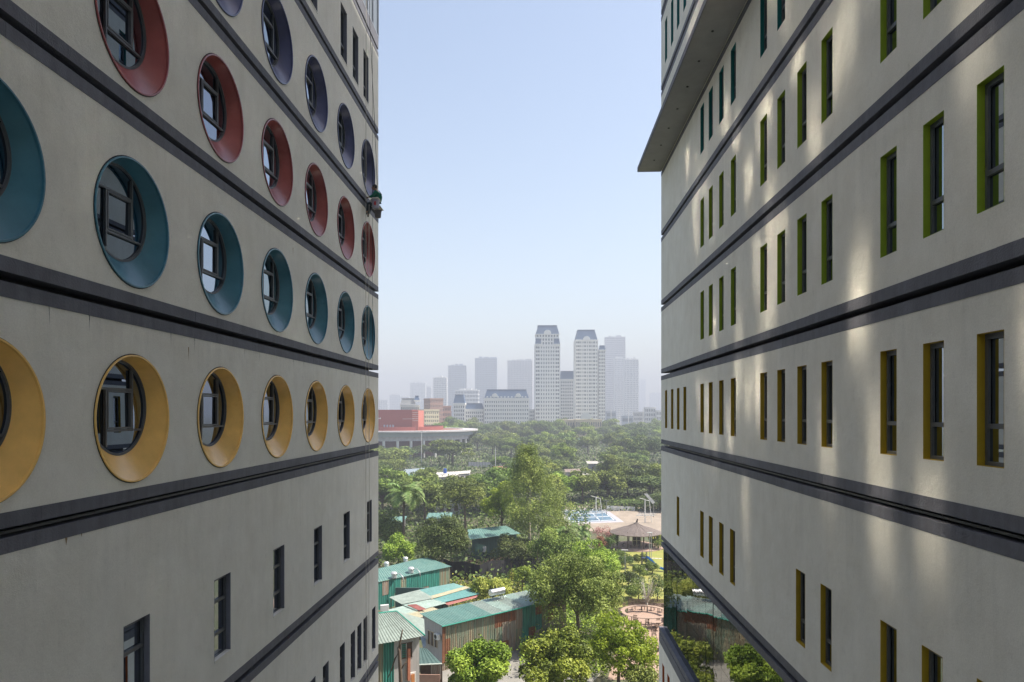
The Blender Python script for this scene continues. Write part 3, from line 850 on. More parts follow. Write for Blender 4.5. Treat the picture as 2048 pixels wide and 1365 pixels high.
roof_sheets(shed, off(FL0, -.25, -.3, SH+.03), off(FL0, LEN, -.3, SH+.03), off(FL0, LEN, DP+.2, SH+.36), off(FL0, -.25, DP+.2, SH+.36), rs)
mb = MB(); a, b = Vector(lp(shed, off(FL0, -.28, -.33, SH))), Vector(lp(shed, off(FL0, LEN, -.33, SH)))
mb.tube([a, b], .07, 6); mb.build('eave_trim', TRIMG, shed)
mb = MB(); a, b = Vector(lp(shed, off(FL0, -.03, -.05, 0))), Vector(lp(shed, off(FL0, -.03, -.05, SH)))
mb.box(a.x-.05, a.x+.28, a.y-.05, a.y+.0, .8, SH-.02, rot=math.atan2(ul.y, ul.x), piv=(a.x, a.y)); mb.build('corner_flashing', RUST, shed)
mb = MB()
c = Vector(lp(shed, off(FL0, 0, 0, 0)))
for k in range(3):
    q = Vector(lp(shed, off(FL0, -.02, 1.1+.62*k, 0)))
    mb = MB(); mb.box(q.x-.03, q.x+.03, q.y-.17, q.y+.17, 2.05, 3.35, rot=math.atan2(ul.y, ul.x), piv=(q.x, q.y)); w = mb.build('window', WOODD, shed)
    mb = MB(); mb.box(q.x-.05, q.x+.01, q.y-.24, q.y-.18, 2.0, 3.4, rot=math.atan2(ul.y, ul.x), piv=(q.x, q.y)); mb.box(q.x-.05, q.x+.01, q.y-.24, q.y+.24, 3.36, 3.44, rot=math.atan2(ul.y, ul.x), piv=(q.x, q.y)); mb.build('shutter', mat('shutter_cream', (.5, .42, .3), .7), w)
ac_unit('white air conditioner hung on the end wall of the patchwork shed', off(FL0, -.25, .55, 3.0), math.atan2(ul.y, ul.x)-R(90), .9)
# solar water heater on the roof
p = off(FL0, LEN*.545, DP-.6, SH+.35)
t = thing('solar_water_heater', 'steel solar water tank lying on the teal shed roof', 'water tank', p, math.atan2(ul.y, ul.x))
mb = MB(); mb.tube([(-.95, 0, .85), (-.9, 0, .85), (.9, 0, .85), (.95, 0, .85)], [.30, .36, .36, .30], 18); mb.build('tank', mat('bright_steel', (.65, .66, .67), .25, .05, metal=.8), t)
mb = MB()
for x in (-.7, .7):
    mb.tube([(x, -.3, 0), (x, 0, .6)], .03, 5); mb.tube([(x, .3, 0), (x, 0, .6)], .03, 5)
mb.tube([(-.7, -.3, .02), (.7, -.3, .02)], .03, 5); mb.build('stand', STEEL, t)

# house at the left edge
E0, E1 = W(700, 1300, 7.0), W(850, 1272.5, 7.0)
Q0, Q1 = W(700, 1233, 8.6), W(793, 1223, 8.6)
hs = thing('cottage', 'two storey cottage with grey green ribbed roof below the left block', 'house', (E1[0]-1.5, E1[1]+.5, 0))
roof_sheets(hs, E0, E1, Q1, Q0, [GREYR, GREYR, GREYR, GREYR], pitch=.24)
mb = MB(); mb.tube([lp(hs, Q1), lp(hs, (E1[0], E1[1], 7.03))], .07, 6); mb.tube([lp(hs, Q0), lp(hs, Q1)], .08, 6); mb.build('ridge_cap', TRIMG, hs)
bk = Vector(Q1) + Vector((1.8, 3.0, -1.5)); bl = Vector(Q0) + Vector((0, 3, -1.5))
roof_sheets(hs, tuple(bk), tuple(bl), Q0, Q1, [GREYR]*3)
mb = MB(); mb.add([lp(hs, Q1), lp(hs, E1), lp(hs, tuple(bk))], [(0, 1, 2)]); mb.build('gable_sheet', GREYR, hs)
fd = (Vector(E1)-Vector(E0)); fd.z = 0; fd.normalize(); fn = Vector((-fd.y, fd.x, 0))
def hp(px, back=.7):
    """point on the cottage front wall line seen at px"""
    A = Vector(E0)+fn*back; k = (px-1024)/FPX
    # solve (A + t fd) for camera ratio
    def ratio(t):
        q = A+fd*t; xc = q.x*math.cos(YAW)+q.y*math.sin(YAW); zc = -q.x*math.sin(YAW)+q.y*math.cos(YAW); return xc/zc - k
    lo, hi = -2, 12
    for _ in range(50):
        m_ = (lo+hi)/2
        if ratio(m_) < 0: lo = m_
        else: hi = m_
    q = A+fd*lo; return (q.x, q.y, 0)
plane_wall(hs, hp(788), hp(838), 0, 7.0, 7.0, WALLW)
wall_sheets(hs, hp(700), hp(788), 0, 7.0, 7.0, [WGF, WG, (GAL, WGF), WG], seed=5)
q = hp(838); sb = Vector(q)+fn*3.2
plane_wall(hs, (q[0]+.0, q[1]+.13, 0), tuple(sb), 0, 6.9, 6.9, WALLW)
def onwall(px0, px1, z0, z1, m, name, pr=.05, parent=None):
    a, b = Vector(lp(hs, hp(px0, .7-pr))), Vector(lp(hs, hp(px1, .7-pr))); n = fn*(pr-.004)
    vs = [(p.x+o.x, p.y+o.y, z) for z in (z0, z1) for p in (a, b) for o in (Vector((0, 0, 0)), n)]
    return MB().add(vs, [(0, 2, 6, 4), (1, 5, 7, 3), (0, 4, 5, 1), (2, 3, 7, 6), (4, 6, 7, 5), (0, 1, 3, 2)]).build(name, m, parent or hs)
DW = 56.0
wz = lambda py: zat(py, DW)
w = onwall(802, 826, wz(1320), wz(1289), WOODD, 'window', .05)
for k in range(7): onwall(804, 811.5, wz(1317-4*k), wz(1314.6-4*k), WG, 'louvre', .075, w)
onwall(802.5, 803.8, wz(1319), wz(1290), WALLW, 'shutter_frame', .09, w); onwall(812, 813.5, wz(1319), wz(1290), WALLW, 'shutter_frame', .09, w); onwall(824.5, 825.8, wz(1319), wz(1290), WALLW, 'shutter_frame', .09, w)
onwall(816, 821, wz(1365), wz(1301), mat('brick_orange', (.45, .17, .10), .8), 'pilaster', .22)
onwall(820, 832, wz(1425), wz(1351), mat('white_frame', (.6, .58, .55), .7), 'door_frame', .10); onwall(822.5, 829.5, wz(1425), wz(1354), mat('orange_door', (.5, .2, .07), .6), 'door', .13)
# bare pole tree in front of the cottage
x, y = g2(803, 52)
t = thing('bare_tree', 'leafless pruned tree standing against the cottage wall', 'tree', (x, y, 0))
def bt(px, py, D=52): a, b = g2(px, D); return (a-x, b-y, zat(py, D))
mb = MB(); mb.tube([(0, 0, 0), bt(801, 1350), bt(798, 1302), bt(797, 1295)], [.16, .14, .12, .09], 8)
mb.tube([bt(798, 1300), bt(800, 1285), bt(803, 1270), bt(805, 1260)], [.09, .08, .06, .05], 6)
mb.tube([bt(798, 1304), bt(790, 1318), bt(783, 1340), bt(776, 1356)], [.07, .06, .05, .03], 6)
mb.tube([bt(801, 1340), bt(808, 1330), bt(814, 1322)], [.06, .05, .03], 6); mb.build('trunk', BARK, t, smooth=True)

# patchwork of lean-to roofs between the sheds
lt = thing('lean_to_roof', 'patchwork of teal, grey, red and cream lean-to roofs beside the sheds', 'roof', (*gp(860, 1215, 3), 0))
patches = [(GREYR, [(778, 1195), (803, 1209), (869, 1196.5), (838, 1180)], 3.1), (TEAL2, [(838, 1180), (857, 1195), (932, 1174.5), (907, 1167)], 3.15),
 (CREAMR, [(856, 1194), (863, 1198.5), (940, 1176), (931, 1173)], 3.2), (TEAL2, [(864, 1198), (884, 1206), (960, 1188), (940, 1176)], 3.12), (REDR, [(884, 1206), (896, 1211), (952, 1196), (960, 1188.5)], 2.95),
 (PGR, [(803, 1209.6), (834, 1222), (893, 1207), (864, 1196.5)], 3.0), (REDR, [(814, 1210.5), (838, 1221.5), (853, 1219), (832, 1209)], 3.06),
 (PGR, [(764, 1223), (793, 1237), (840, 1222), (812, 1211)], 2.8), (CREAMR, [(800, 1231.6), (816, 1243), (886, 1223), (862, 1213.5)], 2.85), (BLUER, [(814, 1243), (832, 1258), (852, 1250), (850, 1234)], 2.7),
 (BLUER, [(838, 1262), (846, 1296), (852, 1292), (851, 1262)], 2.3)]
for m, P, h in patches:
    a, b, c_, d_ = [Vector(lp(lt, W(p[0], p[1], h + (.12 if i > 1 else 0)))) for i, p in enumerate(P)]
    corr(a, b, c_, d_, .3, .04).build('roof_sheet', m, lt)
mb = MB()
for px, py in ((782, 1197), (803, 1211), (835, 1224), (885, 1208), (905, 1209), (930, 1202), (952, 1196), (816, 1246), (880, 1224), (770, 1228)):
    q = lp(lt, W(px, py, 2.8)); mb.tube([(q[0], q[1], 0), (q[0], q[1], 2.8)], .06, 6)
mb.build('post', WOODD, lt)
mb = MB(); a, b = lp(lt, W(782, 1186, 2.6)), lp(lt, W(900, 1176, 2.2)); mb.box(a[0], b[0], a[1]+2.5, a[1]+2.7, 0, 2.6); mb.build('back_wall', DKR, lt)
# low dark green lean-to beside the big shed and its brown forecourt wall
l2 = thing('porch', 'dark green felt porch roof between cottage and patchwork shed', 'porch', (*gp(860, 1335, 1.8), 0))
a, b, c_, d_ = [lp(l2, W(*p)) for p in ((838, 1330, 2.3), (884, 1328, 2.3), (853, 1297, 2.9), (838, 1296, 2.9))]
corr(a, b, c_, d_, .4, .03).build('roof', DKR, l2)
mb = MB(); mb.tube([a, b], .06, 6); mb.build('fascia', mat('pale_trim', (.5, .55, .5), .7), l2)
mb = MB(); mb.box(a[0]+.05, b[0], a[1]+.5, a[1]+.6, 0, 2.2); mb.build('wall', WOODD, l2)
mb = MB(); mb.box(a[0]+.05, b[0]-.1, a[1]-.35, a[1]-.25, 0, 1.55); mb.build('front_wall', mat('brown_render', (.36, .22, .17), .8, .08), l2)
corr((b[0]-1.0, a[1]+.3, .9), (b[0]-.05, a[1]+.3, .9), (b[0]-.05, a[1]+.3, 2.2), (b[0]-1.0, a[1]+.3, 2.2), .16, .03).build('side_sheet', GAL, l2)

# left shed with teal roof and ventilator drums
sA = thing('corrugated_shed', 'teal roofed shed with green sheet front and ventilator drums by the left block', 'shed', W(903, 1172, 0))
e1, e0 = W(903.5, 1133.5, 3.6), W(720, 1173, 3.6); r1, r0_ = W(853, 1114.5, 4.3), W(720, 1147, 4.3)
roof_sheets(sA, e0, e1, r1, r0_, [TEALR, TEALR, TEALR, TEALR, TEALR], pitch=.4)
roof_sheets(sA, tuple(Vector(r1)+Vector((0, 4, -.8))), tuple(Vector(r0_)+Vector((0, 4, -.8))), r0_, r1, [TEALR]*2, pitch=.4)
a = Vector(e0)+(Vector(e1)-Vector(e0))*.02; b = Vector(e0)+(Vector(e1)-Vector(e0))*.985
a += Vector((.1, .25, 0)); b += Vector((-.1, .25, 0))
wall_sheets(sA, tuple(a), tuple(b), 0, 3.55, 3.55, [WG, WG, WG, (WG, GAL), WG, (WGF, WG), WGF, WG, WG, WG, (GAL, WG), WG, WG, WGF, WGF], seed=9, pitch=.3)
plane_wall(sA, tuple(b), tuple(Vector((r1[0], r1[1]+3, 0))), 0, 3.5, 4.0, WGF)
for i, (px, py) in enumerate(((788, 1156), (822, 1146))): tank(('zinc roof drum nearest the left block', 'zinc roof drum further from the left block, in the middle of the teal roof')[i], W(px, py, 3.75), .45, .75)
for i, (px, py) in enumerate(((811, 1123), (773, 1133))): tank(('small zinc drum behind the ridge of the teal roof', 'small zinc drum on the ridge by the tall left block')[i], W(px, py, 4.3), .38, .6, False)
ac_unit('white air conditioner box standing at the edge of the pale lean-to roof', W(769, 1222, 3.0), R(200), 1.1)
# green roofed house in the middle distance
gh = thing('garden_house', 'low house with long grey teal roof half hidden by trees behind the dark tree', 'house', W(985, 1112, 0))
a, b, c_, d_ = W(938, 1080, 3.6), W(1042, 1068, 3.6), W(1012, 1052, 4.5), W(935, 1060, 4.5)
roof_sheets(gh, a, b, c_, d_, [TEALR, TEALR, TEALR], pitch=.5)
plane_wall(gh, (a[0]+.5, a[1]+.6, 0), (b[0]-.8, b[1]+.6, 0), 0, 3.5, 3.5, cm('deep_green_wall', (.02, .07, .06)))
plane_wall(gh, (b[0]-.8, b[1]+.6, 0), (c_[0]-.2, c_[1]-.3, 0), 0, 3.5, 4.0, cm('deep_green_wall', ()))
ac_unit('white air conditioner on the dark green wall of the garden house', tuple(Vector(W(965, 1104, 1.1))+Vector((0, -.2, 0))), R(0), 1.5)
# black shade netting fence, laid over posts
nf = thing('net_fence', 'black netting fence behind the teal lean-to roofs', 'fence', W(960, 1165, 0))
mb = MB(); pts = [W(878, 1150, 0), W(905, 1156, 0), W(960, 1162, 0), W(1010, 1150, 0), W(1075, 1140, 0)]
for p, q in zip(pts, pts[1:]):
    p, q = lp(nf, p), lp(nf, q)
    for i in range(6):
        s, e = i/6, (i+1)/6; f = lambda k: (p[0]+(q[0]-p[0])*k, p[1]+(q[1]-p[1])*k)
        (x0, y0), (x1, y1) = f(s), f(e); o = .25*math.sin(i*2.1)
        mb.quad((x0, y0-.3+o, 0), (x1, y1-.3-o, 0), (x1, y1, 2.5+.15*math.sin(i)), (x0, y0, 2.5+.15*math.sin(i-1)))
mb.build('net', mat('black_net', (.012, .012, .014), .9), nf)
mb = MB()
for p in pts: q = lp(nf, p); mb.tube([(q[0], q[1]+.05, 0), (q[0], q[1]+.05, 2.7)], .05, 6)
mb.build('post', WOODD, nf)
mb = MB()
# tin roofs further off
FAR_R = [
 ('pale teal roof beside the tall palm', TEALR, [(775, 1047), (808, 1045), (808, 1033), (775, 1036)], 3.6, 4.2),
 ('pale teal roof between palm and lime green tree', TEALR, [(852, 1038), (902, 1037), (900, 1026), (856, 1027)], 3.4, 4.0),
 ('long grey roof over a dark verandah behind the palm', GREYR, [(868, 1004), (922, 1004), (920, 1001), (870, 1001)], 3.2, 3.5),
 ('white sheet roof at the left of the clearing', BLUER, [(800, 950), (842, 947), (846, 935), (806, 937)], 3.4, 4.4),
 ('wide dusty white roof in the clearing', mat('dusty_white_sheet', (.42, .40, .37), .8, .12, .2), [(826, 958), (915, 953), (890, 944), (838, 945)], 3.0, 3.8),
 ('turquoise sheet roof at the left of the clearing', TEAL2, [(806, 955), (845, 951), (842, 946), (806, 949)], 3.0, 3.5),
 ('white roof right of the clearing tank', mat('dusty_white_sheet', ()), [(905, 950), (940, 947), (930, 941), (905, 943)], 3.0, 3.6),
 ('grey roof under the right hand trees', GREYR, [(1288, 952), (1325, 955), (1325, 941), (1295, 940)], 3.5, 4.6),
 ('white roof between two round trees on the right', mat('dusty_white_sheet', ()), [(1150, 958), (1208, 957), (1198, 944), (1158, 946)], 3.2, 4.2),
 ('small brown roof in the trees right of the tall gum tree', cm('brown_sheet', (.22, .17, .14)), [(1130, 945), (1162, 944), (1158, 937), (1133, 938)], 3.4, 4.2),
 ('orange tiled roof right of the tall gum tree', cm('tan_tiles', (.42, .25, .15)), [(1078, 940), (1108, 938), (1100, 930), (1080, 931)], 3.4, 4.6),
 ('white flat roof far right among trees', mat('dusty_white_sheet', ()), [(1175, 928), (1222, 928), (1218, 922), (1180, 922)], 3.6, 4.2),
 ('mint roof glimpsed in the far trees', cm('mint_sheet', (.35, .55, .48)), [(1140, 882), (1178, 882), (1176, 876), (1145, 876)], 5.5, 7.0),
 ('red tiled roof left of the tall gum tree', REDR, [(985, 941), (1035, 940), (1032, 933), (985, 933)], 3.4, 4.6),
]
for lab_, m, P, h0, h1 in FAR_R:
    a, b = W(*P[0], h0), W(*P[1], h0); dep = max(4, (gd(P[3][1], h1)-gd(P[0][1], h0))*.7)
    o = thing('tin_roof_house', lab_, 'house', ((a[0]+b[0])/2, (a[1]+b[1])/2, 0))
    c_ = (b[0]-.04*dep, b[1]+dep, h1); d_ = (a[0]-.04*dep, a[1]+dep, h1)
    roof_sheets(o, a, b, c_, d_, [m, m], pitch=1.0)
    plane_wall(o, (a[0]+.3, a[1]+.4, 0), (b[0]-.3, b[1]+.4, 0), 0, h0-.05, h0-.05, mat('house_wall_grey', (.34, .33, .32), .9, .1))
    plane_wall(o, (b[0]-.3, b[1]+.4, 0), (c_[0]-.3, c_[1]-.3, 0), 0, h0-.05, h1-.1, mat('house_wall_grey', ()))
    mb = MB()
    for k in range(3):
        x0 = a[0]+(b[0]-a[0])*(.2+.27*k); y0 = a[1]+(b[1]-a[1])*(.2+.27*k)+.38
        mb.box(x0-o.location[0], x0+1-o.location[0], y0-o.location[1]-.03, y0-o.location[1]+.0, .9, 2.3)
    mb.build('window', WOODD, o)
# long pale fence of panels in front of the far trees
lf = thing('panel_fence', 'long pale panel fence across the clearing', 'fence', W(985, 936, 0))
for i in range(17):
    a, b = lp(lf, W(937+5.6*i, 936, 0)), lp(lf, W(937+5.6*(i+1)-.5, 936, 0))
    mb = MB(); mb.box(a[0], b[0], a[1], a[1]+.1, 0.3, 2.6); mb.build('panel', mat('pale_panel', (.45, .43, .45), .8, .1), lf)
mb = MB()
for i in range(18): a = lp(lf, W(937+5.6*i-.25, 936, 0)); mb.box(a[0]-.06, a[0]+.06, a[1]-.05, a[1]+.15, 0, 2.75)
mb.build('post', STEEL, lf)
t = thing('water_tank', 'small blue water drum on the dusty white roof', 'water tank', W(890, 947, 3.9)); mb = MB(); mb.tube([(0, 0, 0), (0, 0, 1.5), (0, 0, 1.7)], [.6, .6, .3], 14); mb.build('drum', mat('blue_plastic', (.02, .08, .35), .4), t)
t['category'] = 'water tank'
mb = MB(); mb.tube([(0, 0, 1.68), (0, 0, 1.78)], [.2, .18], 10); mb.build('lid', SLOT, t)
# ------------------------------------------------------------------ thatched gazebo
GX, GY = gp(1272, 1094)
gz = thing('gazebo', 'round open gazebo with wide conical grey thatched roof on a stone terrace', 'gazebo', (GX, GY, 0))
TH = mat('grey_thatch', (.20, .165, .15), .95, .35, 9, .9, 26, col2=(.10, .08, .07))
n = 72; rr = [4.85, 4.2, 3.0, 1.7, .55, .2, .12]; zz = [2.75, 3.0, 3.42, 3.82, 4.25, 4.6, 5.2]
mb = MB(); rg = random.Random(3)
for i, (r_, z_) in enumerate(zip(rr, zz)):
    for k in range(n):
        a = 2*math.pi*k/n; j = 1+rg.uniform(-.012, .012)*(i < 4)
        cx = .18*max(0, i-4)*.8
        mb.v.append((cx+r_*j*math.cos(a), r_*j*math.sin(a), z_+rg.uniform(-.04, .04)*(i < 5)))
for i in range(len(rr)-1):
    for k in range(n): mb.f.append((i*n+k, i*n+(k+1) % n, (i+1)*n+(k+1) % n, (i+1)*n+k)); mb.m.append(0)
base = len(mb.v)
for k in range(n):
    a = 2*math.pi*k/n; mb.v.append((4.6*math.cos(a), 4.6*math.sin(a), 2.62)); mb.v.append((.3*math.cos(a), .3*math.sin(a), 3.9))
for k in range(n):
    k2 = (k+1) % n
    mb.f.append((k, base+2*k, base+2*k2, k2)); mb.m.append(0); mb.f.append((base+2*k, base+2*k+1, base+2*k2+1, base+2*k2)); mb.m.append(0)
mb.build('thatched_roof', TH, gz)
for k in range(8):
    a = 2*math.pi*(k+.3)/8; mb = MB(); mb.tube([(3.7*math.cos(a), 3.7*math.sin(a), .3), (3.7*math.cos(a), 3.7*math.sin(a), 3.2)], .09, 8); mb.build('post', WOODD, gz)
mb = MB()
for x0, x1, z0, z1 in ((-.75, .95, 2.35, 2.55), (-.75, -.62, .35, 2.35), (.82, .95, .35, 2.35), (.02, .14, .35, 2.35), (-.62, .02, 1.2, 1.28), (.14, .82, 1.2, 1.28), (-.62, .02, .35, .43), (.14, .82, .35, .43)): mb.box(x0, x1, -.45, -.38, z0, z1)
mb.build('screen', mat('cream_painted_wood', (.62, .58, .38), .7), gz)
mb = MB(); mb.box(-.6, .8, -.3, .5, .3, 2.3); mb.build('counter', mat('counter_dark', (.10, .075, .06), .9, .3), gz)
mb = MB(); mb.tube([(0, 0, 0), (0, 0, .14)], 5.1, 64); mb.tube([(0, 0, .14), (0, 0, .3)], 4.3, 64); mb.build('stone_terrace', mat('terrace_stone', (.42, .30, .24), .9, .15, 1.3), gz)
rg = random.Random(5)
st0 = None
for k in range(11):
    a = R(200+rg.uniform(-5, 5)+13.5*k); r_ = 2.6+.7*(k % 2)
    x, y = GX+r_*math.cos(a), GY+r_*math.sin(a)
    if st0 is None:
        st0 = thing('stool', 'dark round stool on the gazebo terrace', 'stool', (x, y, .3), 0, 'stools round the gazebo counter')
        m2 = MB(); m2.tube([(0, 0, .42), (0, 0, .48)], .2, 12); m2.build('seat', WOODD, st0)
        for q in range(4): m2 = MB(); m2.tube([(.16*math.cos(q*1.571), .16*math.sin(q*1.571), 0), (.1*math.cos(q*1.571), .1*math.sin(q*1.571), .42)], .02, 5); m2.build('leg', STEEL, st0)
    else: copy_thing(st0, (x, y, .3))
# ------------------------------------------------------------------ patio furniture
PCX, PCY = gp(1290, 1236)
CH = mat('weathered_chair_wood', (.15, .105, .075), .8, .2); TT = mat('table_top_pale', (.34, .24, .18), .7, .1)
def chair(x, y, rot, label, group):
    t = thing('garden_chair', label, 'chair', (x, y, .02), rot, group)
    m = MB(); m.box(-.24, .24, -.24, .24, .42, .46); m.build('seat', CH, t)
    m = MB()
    for k in range(4): m.box(-.22+.125*k, -.16+.125*k, .20, .235, .46, .9)
    m.box(-.24, .24, .19, .24, .9, .96); m.build('backrest', CH, t)
    for sx in (-1, 1):
        for sy in (-1, 1): m = MB(); m.box(sx*.21-.025, sx*.21+.025, sy*.21-.025, sy*.21+.025, 0, .42); m.build('leg', CH, t)
        m = MB(); m.box(sx*.25-.02, sx*.25+.02, -.24, .24, .62, .66); m.build('armrest', CH, t)
    return t
ch0 = None
ring = thing('round_table', 'large ring shaped garden table on the terracotta patio', 'table', (PCX, PCY, .02))
m = MB(); n = 48
for k in range(n):
    a = 2*math.pi*k/n; c, s = math.cos(a), math.sin(a)
    for r_, z_ in ((2.45, .70), (2.95, .70), (2.95, .76), (2.45, .76)): m.v.append((r_*c, r_*s, z_))
for k in range(n):
    a, b = 4*k, 4*((k+1) % n)
    for i in range(4): m.f.append((a+i, a+(i+1) % 4, b+(i+1) % 4, b+i)); m.m.append(0)
m.build('table_top', TT, ring)
for k in range(8): a = 2*math.pi*k/8; m = MB(); m.tube([(2.65*math.cos(a), 2.65*math.sin(a), 0), (2.65*math.cos(a), 2.65*math.sin(a), .7)], .05, 6); m.build('leg', CH, ring)
for k in range(18):
    a = 2*math.pi*k/18+.1; x, y = PCX+3.5*math.cos(a), PCY+3.5*math.sin(a)
    if ch0 is None: ch0 = chair(x, y, a-R(90), 'slatted wooden armchair drawn up to the ring shaped table', 'chairs round the ring shaped table')
    else: copy_thing(ch0, (x, y, .02), a-R(90))
rg = random.Random(8)
loose = [(1262, 1257), (1270, 1248), (1284, 1262), (1299, 1262), (1276, 1278), (1290, 1284), (1308, 1276), (1312, 1290), (1300, 1306), (1286, 1300), (1262, 1292), (1316, 1262), (1304, 1320)]
l0 = None
for px, py in loose:
    x, y = gp(px, py)
    c = copy_thing(ch0, (x, y, .02), rg.uniform(0, 6.28), 'slatted wooden armchair standing loose on the %s of the patio, %s' % ('upper part' if py < 1264 else 'middle' if py < 1286 else 'lower part' if py < 1305 else 'bottom end', 'at the tree side' if px < 1267 else 'left of centre' if px < 1280 else 'at the centre' if px < 1292 else 'right of centre' if px < 1304 else 'by the right block' if px < 1313 else 'touching the right block')); c['group'] = 'loose chairs on the lower patio'
tb0 = None
for i, (px, py) in enumerate(((1267, 1268), (1310, 1256), (1296, 1292), (1318, 1300))):
    x, y = gp(px, py)
    if tb0 is None:
        tb0 = thing('cafe_table', 'round pale cafe table at the tree side of the lower patio', 'table', (x, y, .02), 0, 'cafe tables on the patio')
        m = MB(); m.tube([(0, 0, .7), (0, 0, .74)], .75, 24); m.build('table_top', TT, tb0); m = MB(); m.tube([(0, 0, 0), (0, 0, .7)], .05, 8); m.tube([(0, 0, 0), (0, 0, .04)], .3, 12); m.build('pedestal', CH, tb0)
    else: copy_thing(tb0, (x, y, .02), 0, ('', 'round pale cafe table close to the ring table beside the right block', 'round pale cafe table in the middle of the lower patio', 'round pale cafe table furthest down by the right block')[i])
# low fence at the back of the patio
pf = thing('picket_fence', 'low wooden fence along the back of the patio', 'fence', (*gp(1290, 1213), 0))
for i in range(34):
    q = lp(pf, W(1257+2.2*i, 1213+.04*i, 0)); m = MB(); m.box(q[0]-.045, q[0]+.045, q[1], q[1]+.04, 0, 1.0); m.build('picket', CH, pf)
q0, q1 = lp(pf, W(1256, 1213, 0)), lp(pf, W(1333, 1214.4, 0)); m = MB(); m.tube([(q0[0], q0[1]+.06, .75), (q1[0], q1[1]+.06, .75)], .03, 5); m.build('rail', CH, pf)
# ------------------------------------------------------------------ shrubs of the garden
def bush(name, label, px, py, r, kind='dark', hk=.85, nl=2600, size=.2, seed=1, group=None, lift=0.0):
    x, y = gp(px, py)
    t = thing(name, label, 'shrub', (x, y, 0), 0, group)
    me, LC = crown_mesh('foliage', LEAF[kind], r, r*hk, 14, nl, size, seed, lobe_r=.45, core=.5)
    o = bpy.data.objects.new('foliage', me); COL.objects.link(o); o.parent = t; o.location = (0, 0, r*hk*.9+lift)
    m = MB(); m.tube([(0, 0, 0), (0, 0, r*hk+lift)], [.1, .05], 6); m.build('stem', BARK, t)
    return t
BS = [
 ('tiered topiary bush in the middle of the lawn', 1283, 1131, 1.15, 'mid'), ('clipped round bush beside the blue slide', 1305, 1148, 1.1, 'mid'),
 ('oval clipped bush between lawn and big tree', 1279, 1156, 1.2, 'mid'), ('dark clipped bush left of the stepping stones', 1257, 1175, 1.5, 'dark'),
 ('clipped bush right behind the dark one by the stepping stones', 1268, 1176, 1.2, 'dark'), ('round bush under the garden lamp', 1252, 1137, 1.3, 'dark'), ('bush at the upper left edge of the lawn', 1239, 1124, 1.2, 'mid'),
 ('dark rounded bush left of the gazebo terrace', 1226, 1100, 1.5, 'dark'), ('dark block of hedge behind the gazebo on the left', 1222, 1083, 1.3, 'dark'),
 ('tan round shrub right of the gazebo', 1311, 1087, 1.2, 'yellow'), ('brownish round shrub right front of the gazebo', 1317, 1099, 1.4, 'olive'),
 ('white flowering bush left of the bare sapling', 1277, 1204, 1.7, 'olive'), ('dark bush with white flowers right of the bare sapling', 1315, 1204, 1.9, 'dark'),
 ('small tidy hedge ball at the foot of the big tree', 1262, 1196, .8, 'mid'), ('low green hedge at the lawn edge by the rockery', 1298, 1130, .7, 'fresh'),
]
for i, (l_, px, py, r_, k_) in enumerate(BS): bush('bush', l_, px, py, r_, k_, seed=40+i)
# pink blossom shrub and reddish one left of the gazebo
LEAF['pink'] = leafmat('pink_blossom', (.22, .09, .08), (.42, .2, .19), (.6, .35, .33)); LEAF['rust'] = leafmat('rusty_leaves', (.14, .07, .03), (.28, .13, .06), (.4, .22, .1)); LEAF['white'] = leafmat('white_blossom', (.3, .32, .28), (.6, .62, .58), (.8, .8, .78))
bush('bush', 'pink blossoming shrub left of the gazebo roof', 1205, 1085, 1.8, 'pink', seed=61, size=.16)
bush('bush', 'rust red shrub left of the gazebo, in front of the pink one', 1200, 1100, 1.4, 'rust', seed=62)
for i, (px, py) in enumerate(((1277, 1201), (1315, 1201))):
    bush('flowers', ('white blossom scattered over the left flowering bush', 'white blossom scattered over the right dark bush')[i], px, py+2.5, 1.75, 'white', nl=160, size=.14, seed=70+i)
# rockery
rk = thing('rockery', 'grey rock garden with small pool on the lawn below the topiary', 'rockery', (*gp(1286, 1141), 0)); rg = random.Random(2)
for k in range(12):
    m = MB(); m.ball((rg.uniform(-1.6, 1.6), rg.uniform(-.9, .9), .12), (rg.uniform(.2, .5), rg.uniform(.2, .4), rg.uniform(.15, .35)), 8, 5, jit=.12); m.build('rock', mat('rock_grey', (.30, .28, .27), .9, .25), rk)
# stepping stones
ss = thing('stepping_stones', 'curved row of pale stepping stones down the lawn to the patio', 'path', (*gp(1285, 1185), 0))
for i in range(15):
    t_ = i/14; px = 1276+16*t_+3*math.sin(3*t_); py = 1160+48*t_
    q = lp(ss, W(px, py, 0)); m = MB(); m.box(q[0]-.42, q[0]+.42, q[1]-.17, q[1]+.17, .01, .06, rot=R(-8)); m.build('stone', mat('pale_stone', (.55, .52, .46), .9, .12), ss)
s2 = thing('stepping_stones', 'row of pale stepping stones curving across the lawn before the gazebo', 'path', (*gp(1280, 1118), 0))
for i in range(13):
    px = 1229+7.6*i; q = lp(s2, W(px, 1116.5+.12*(i-5)+.06*(i-5)**2*.3, 0)); m = MB(); m.box(q[0]-.28, q[0]+.28, q[1]-.25, q[1]+.25, .01, .06); m.build('stone', mat('pale_stone', ()), s2)
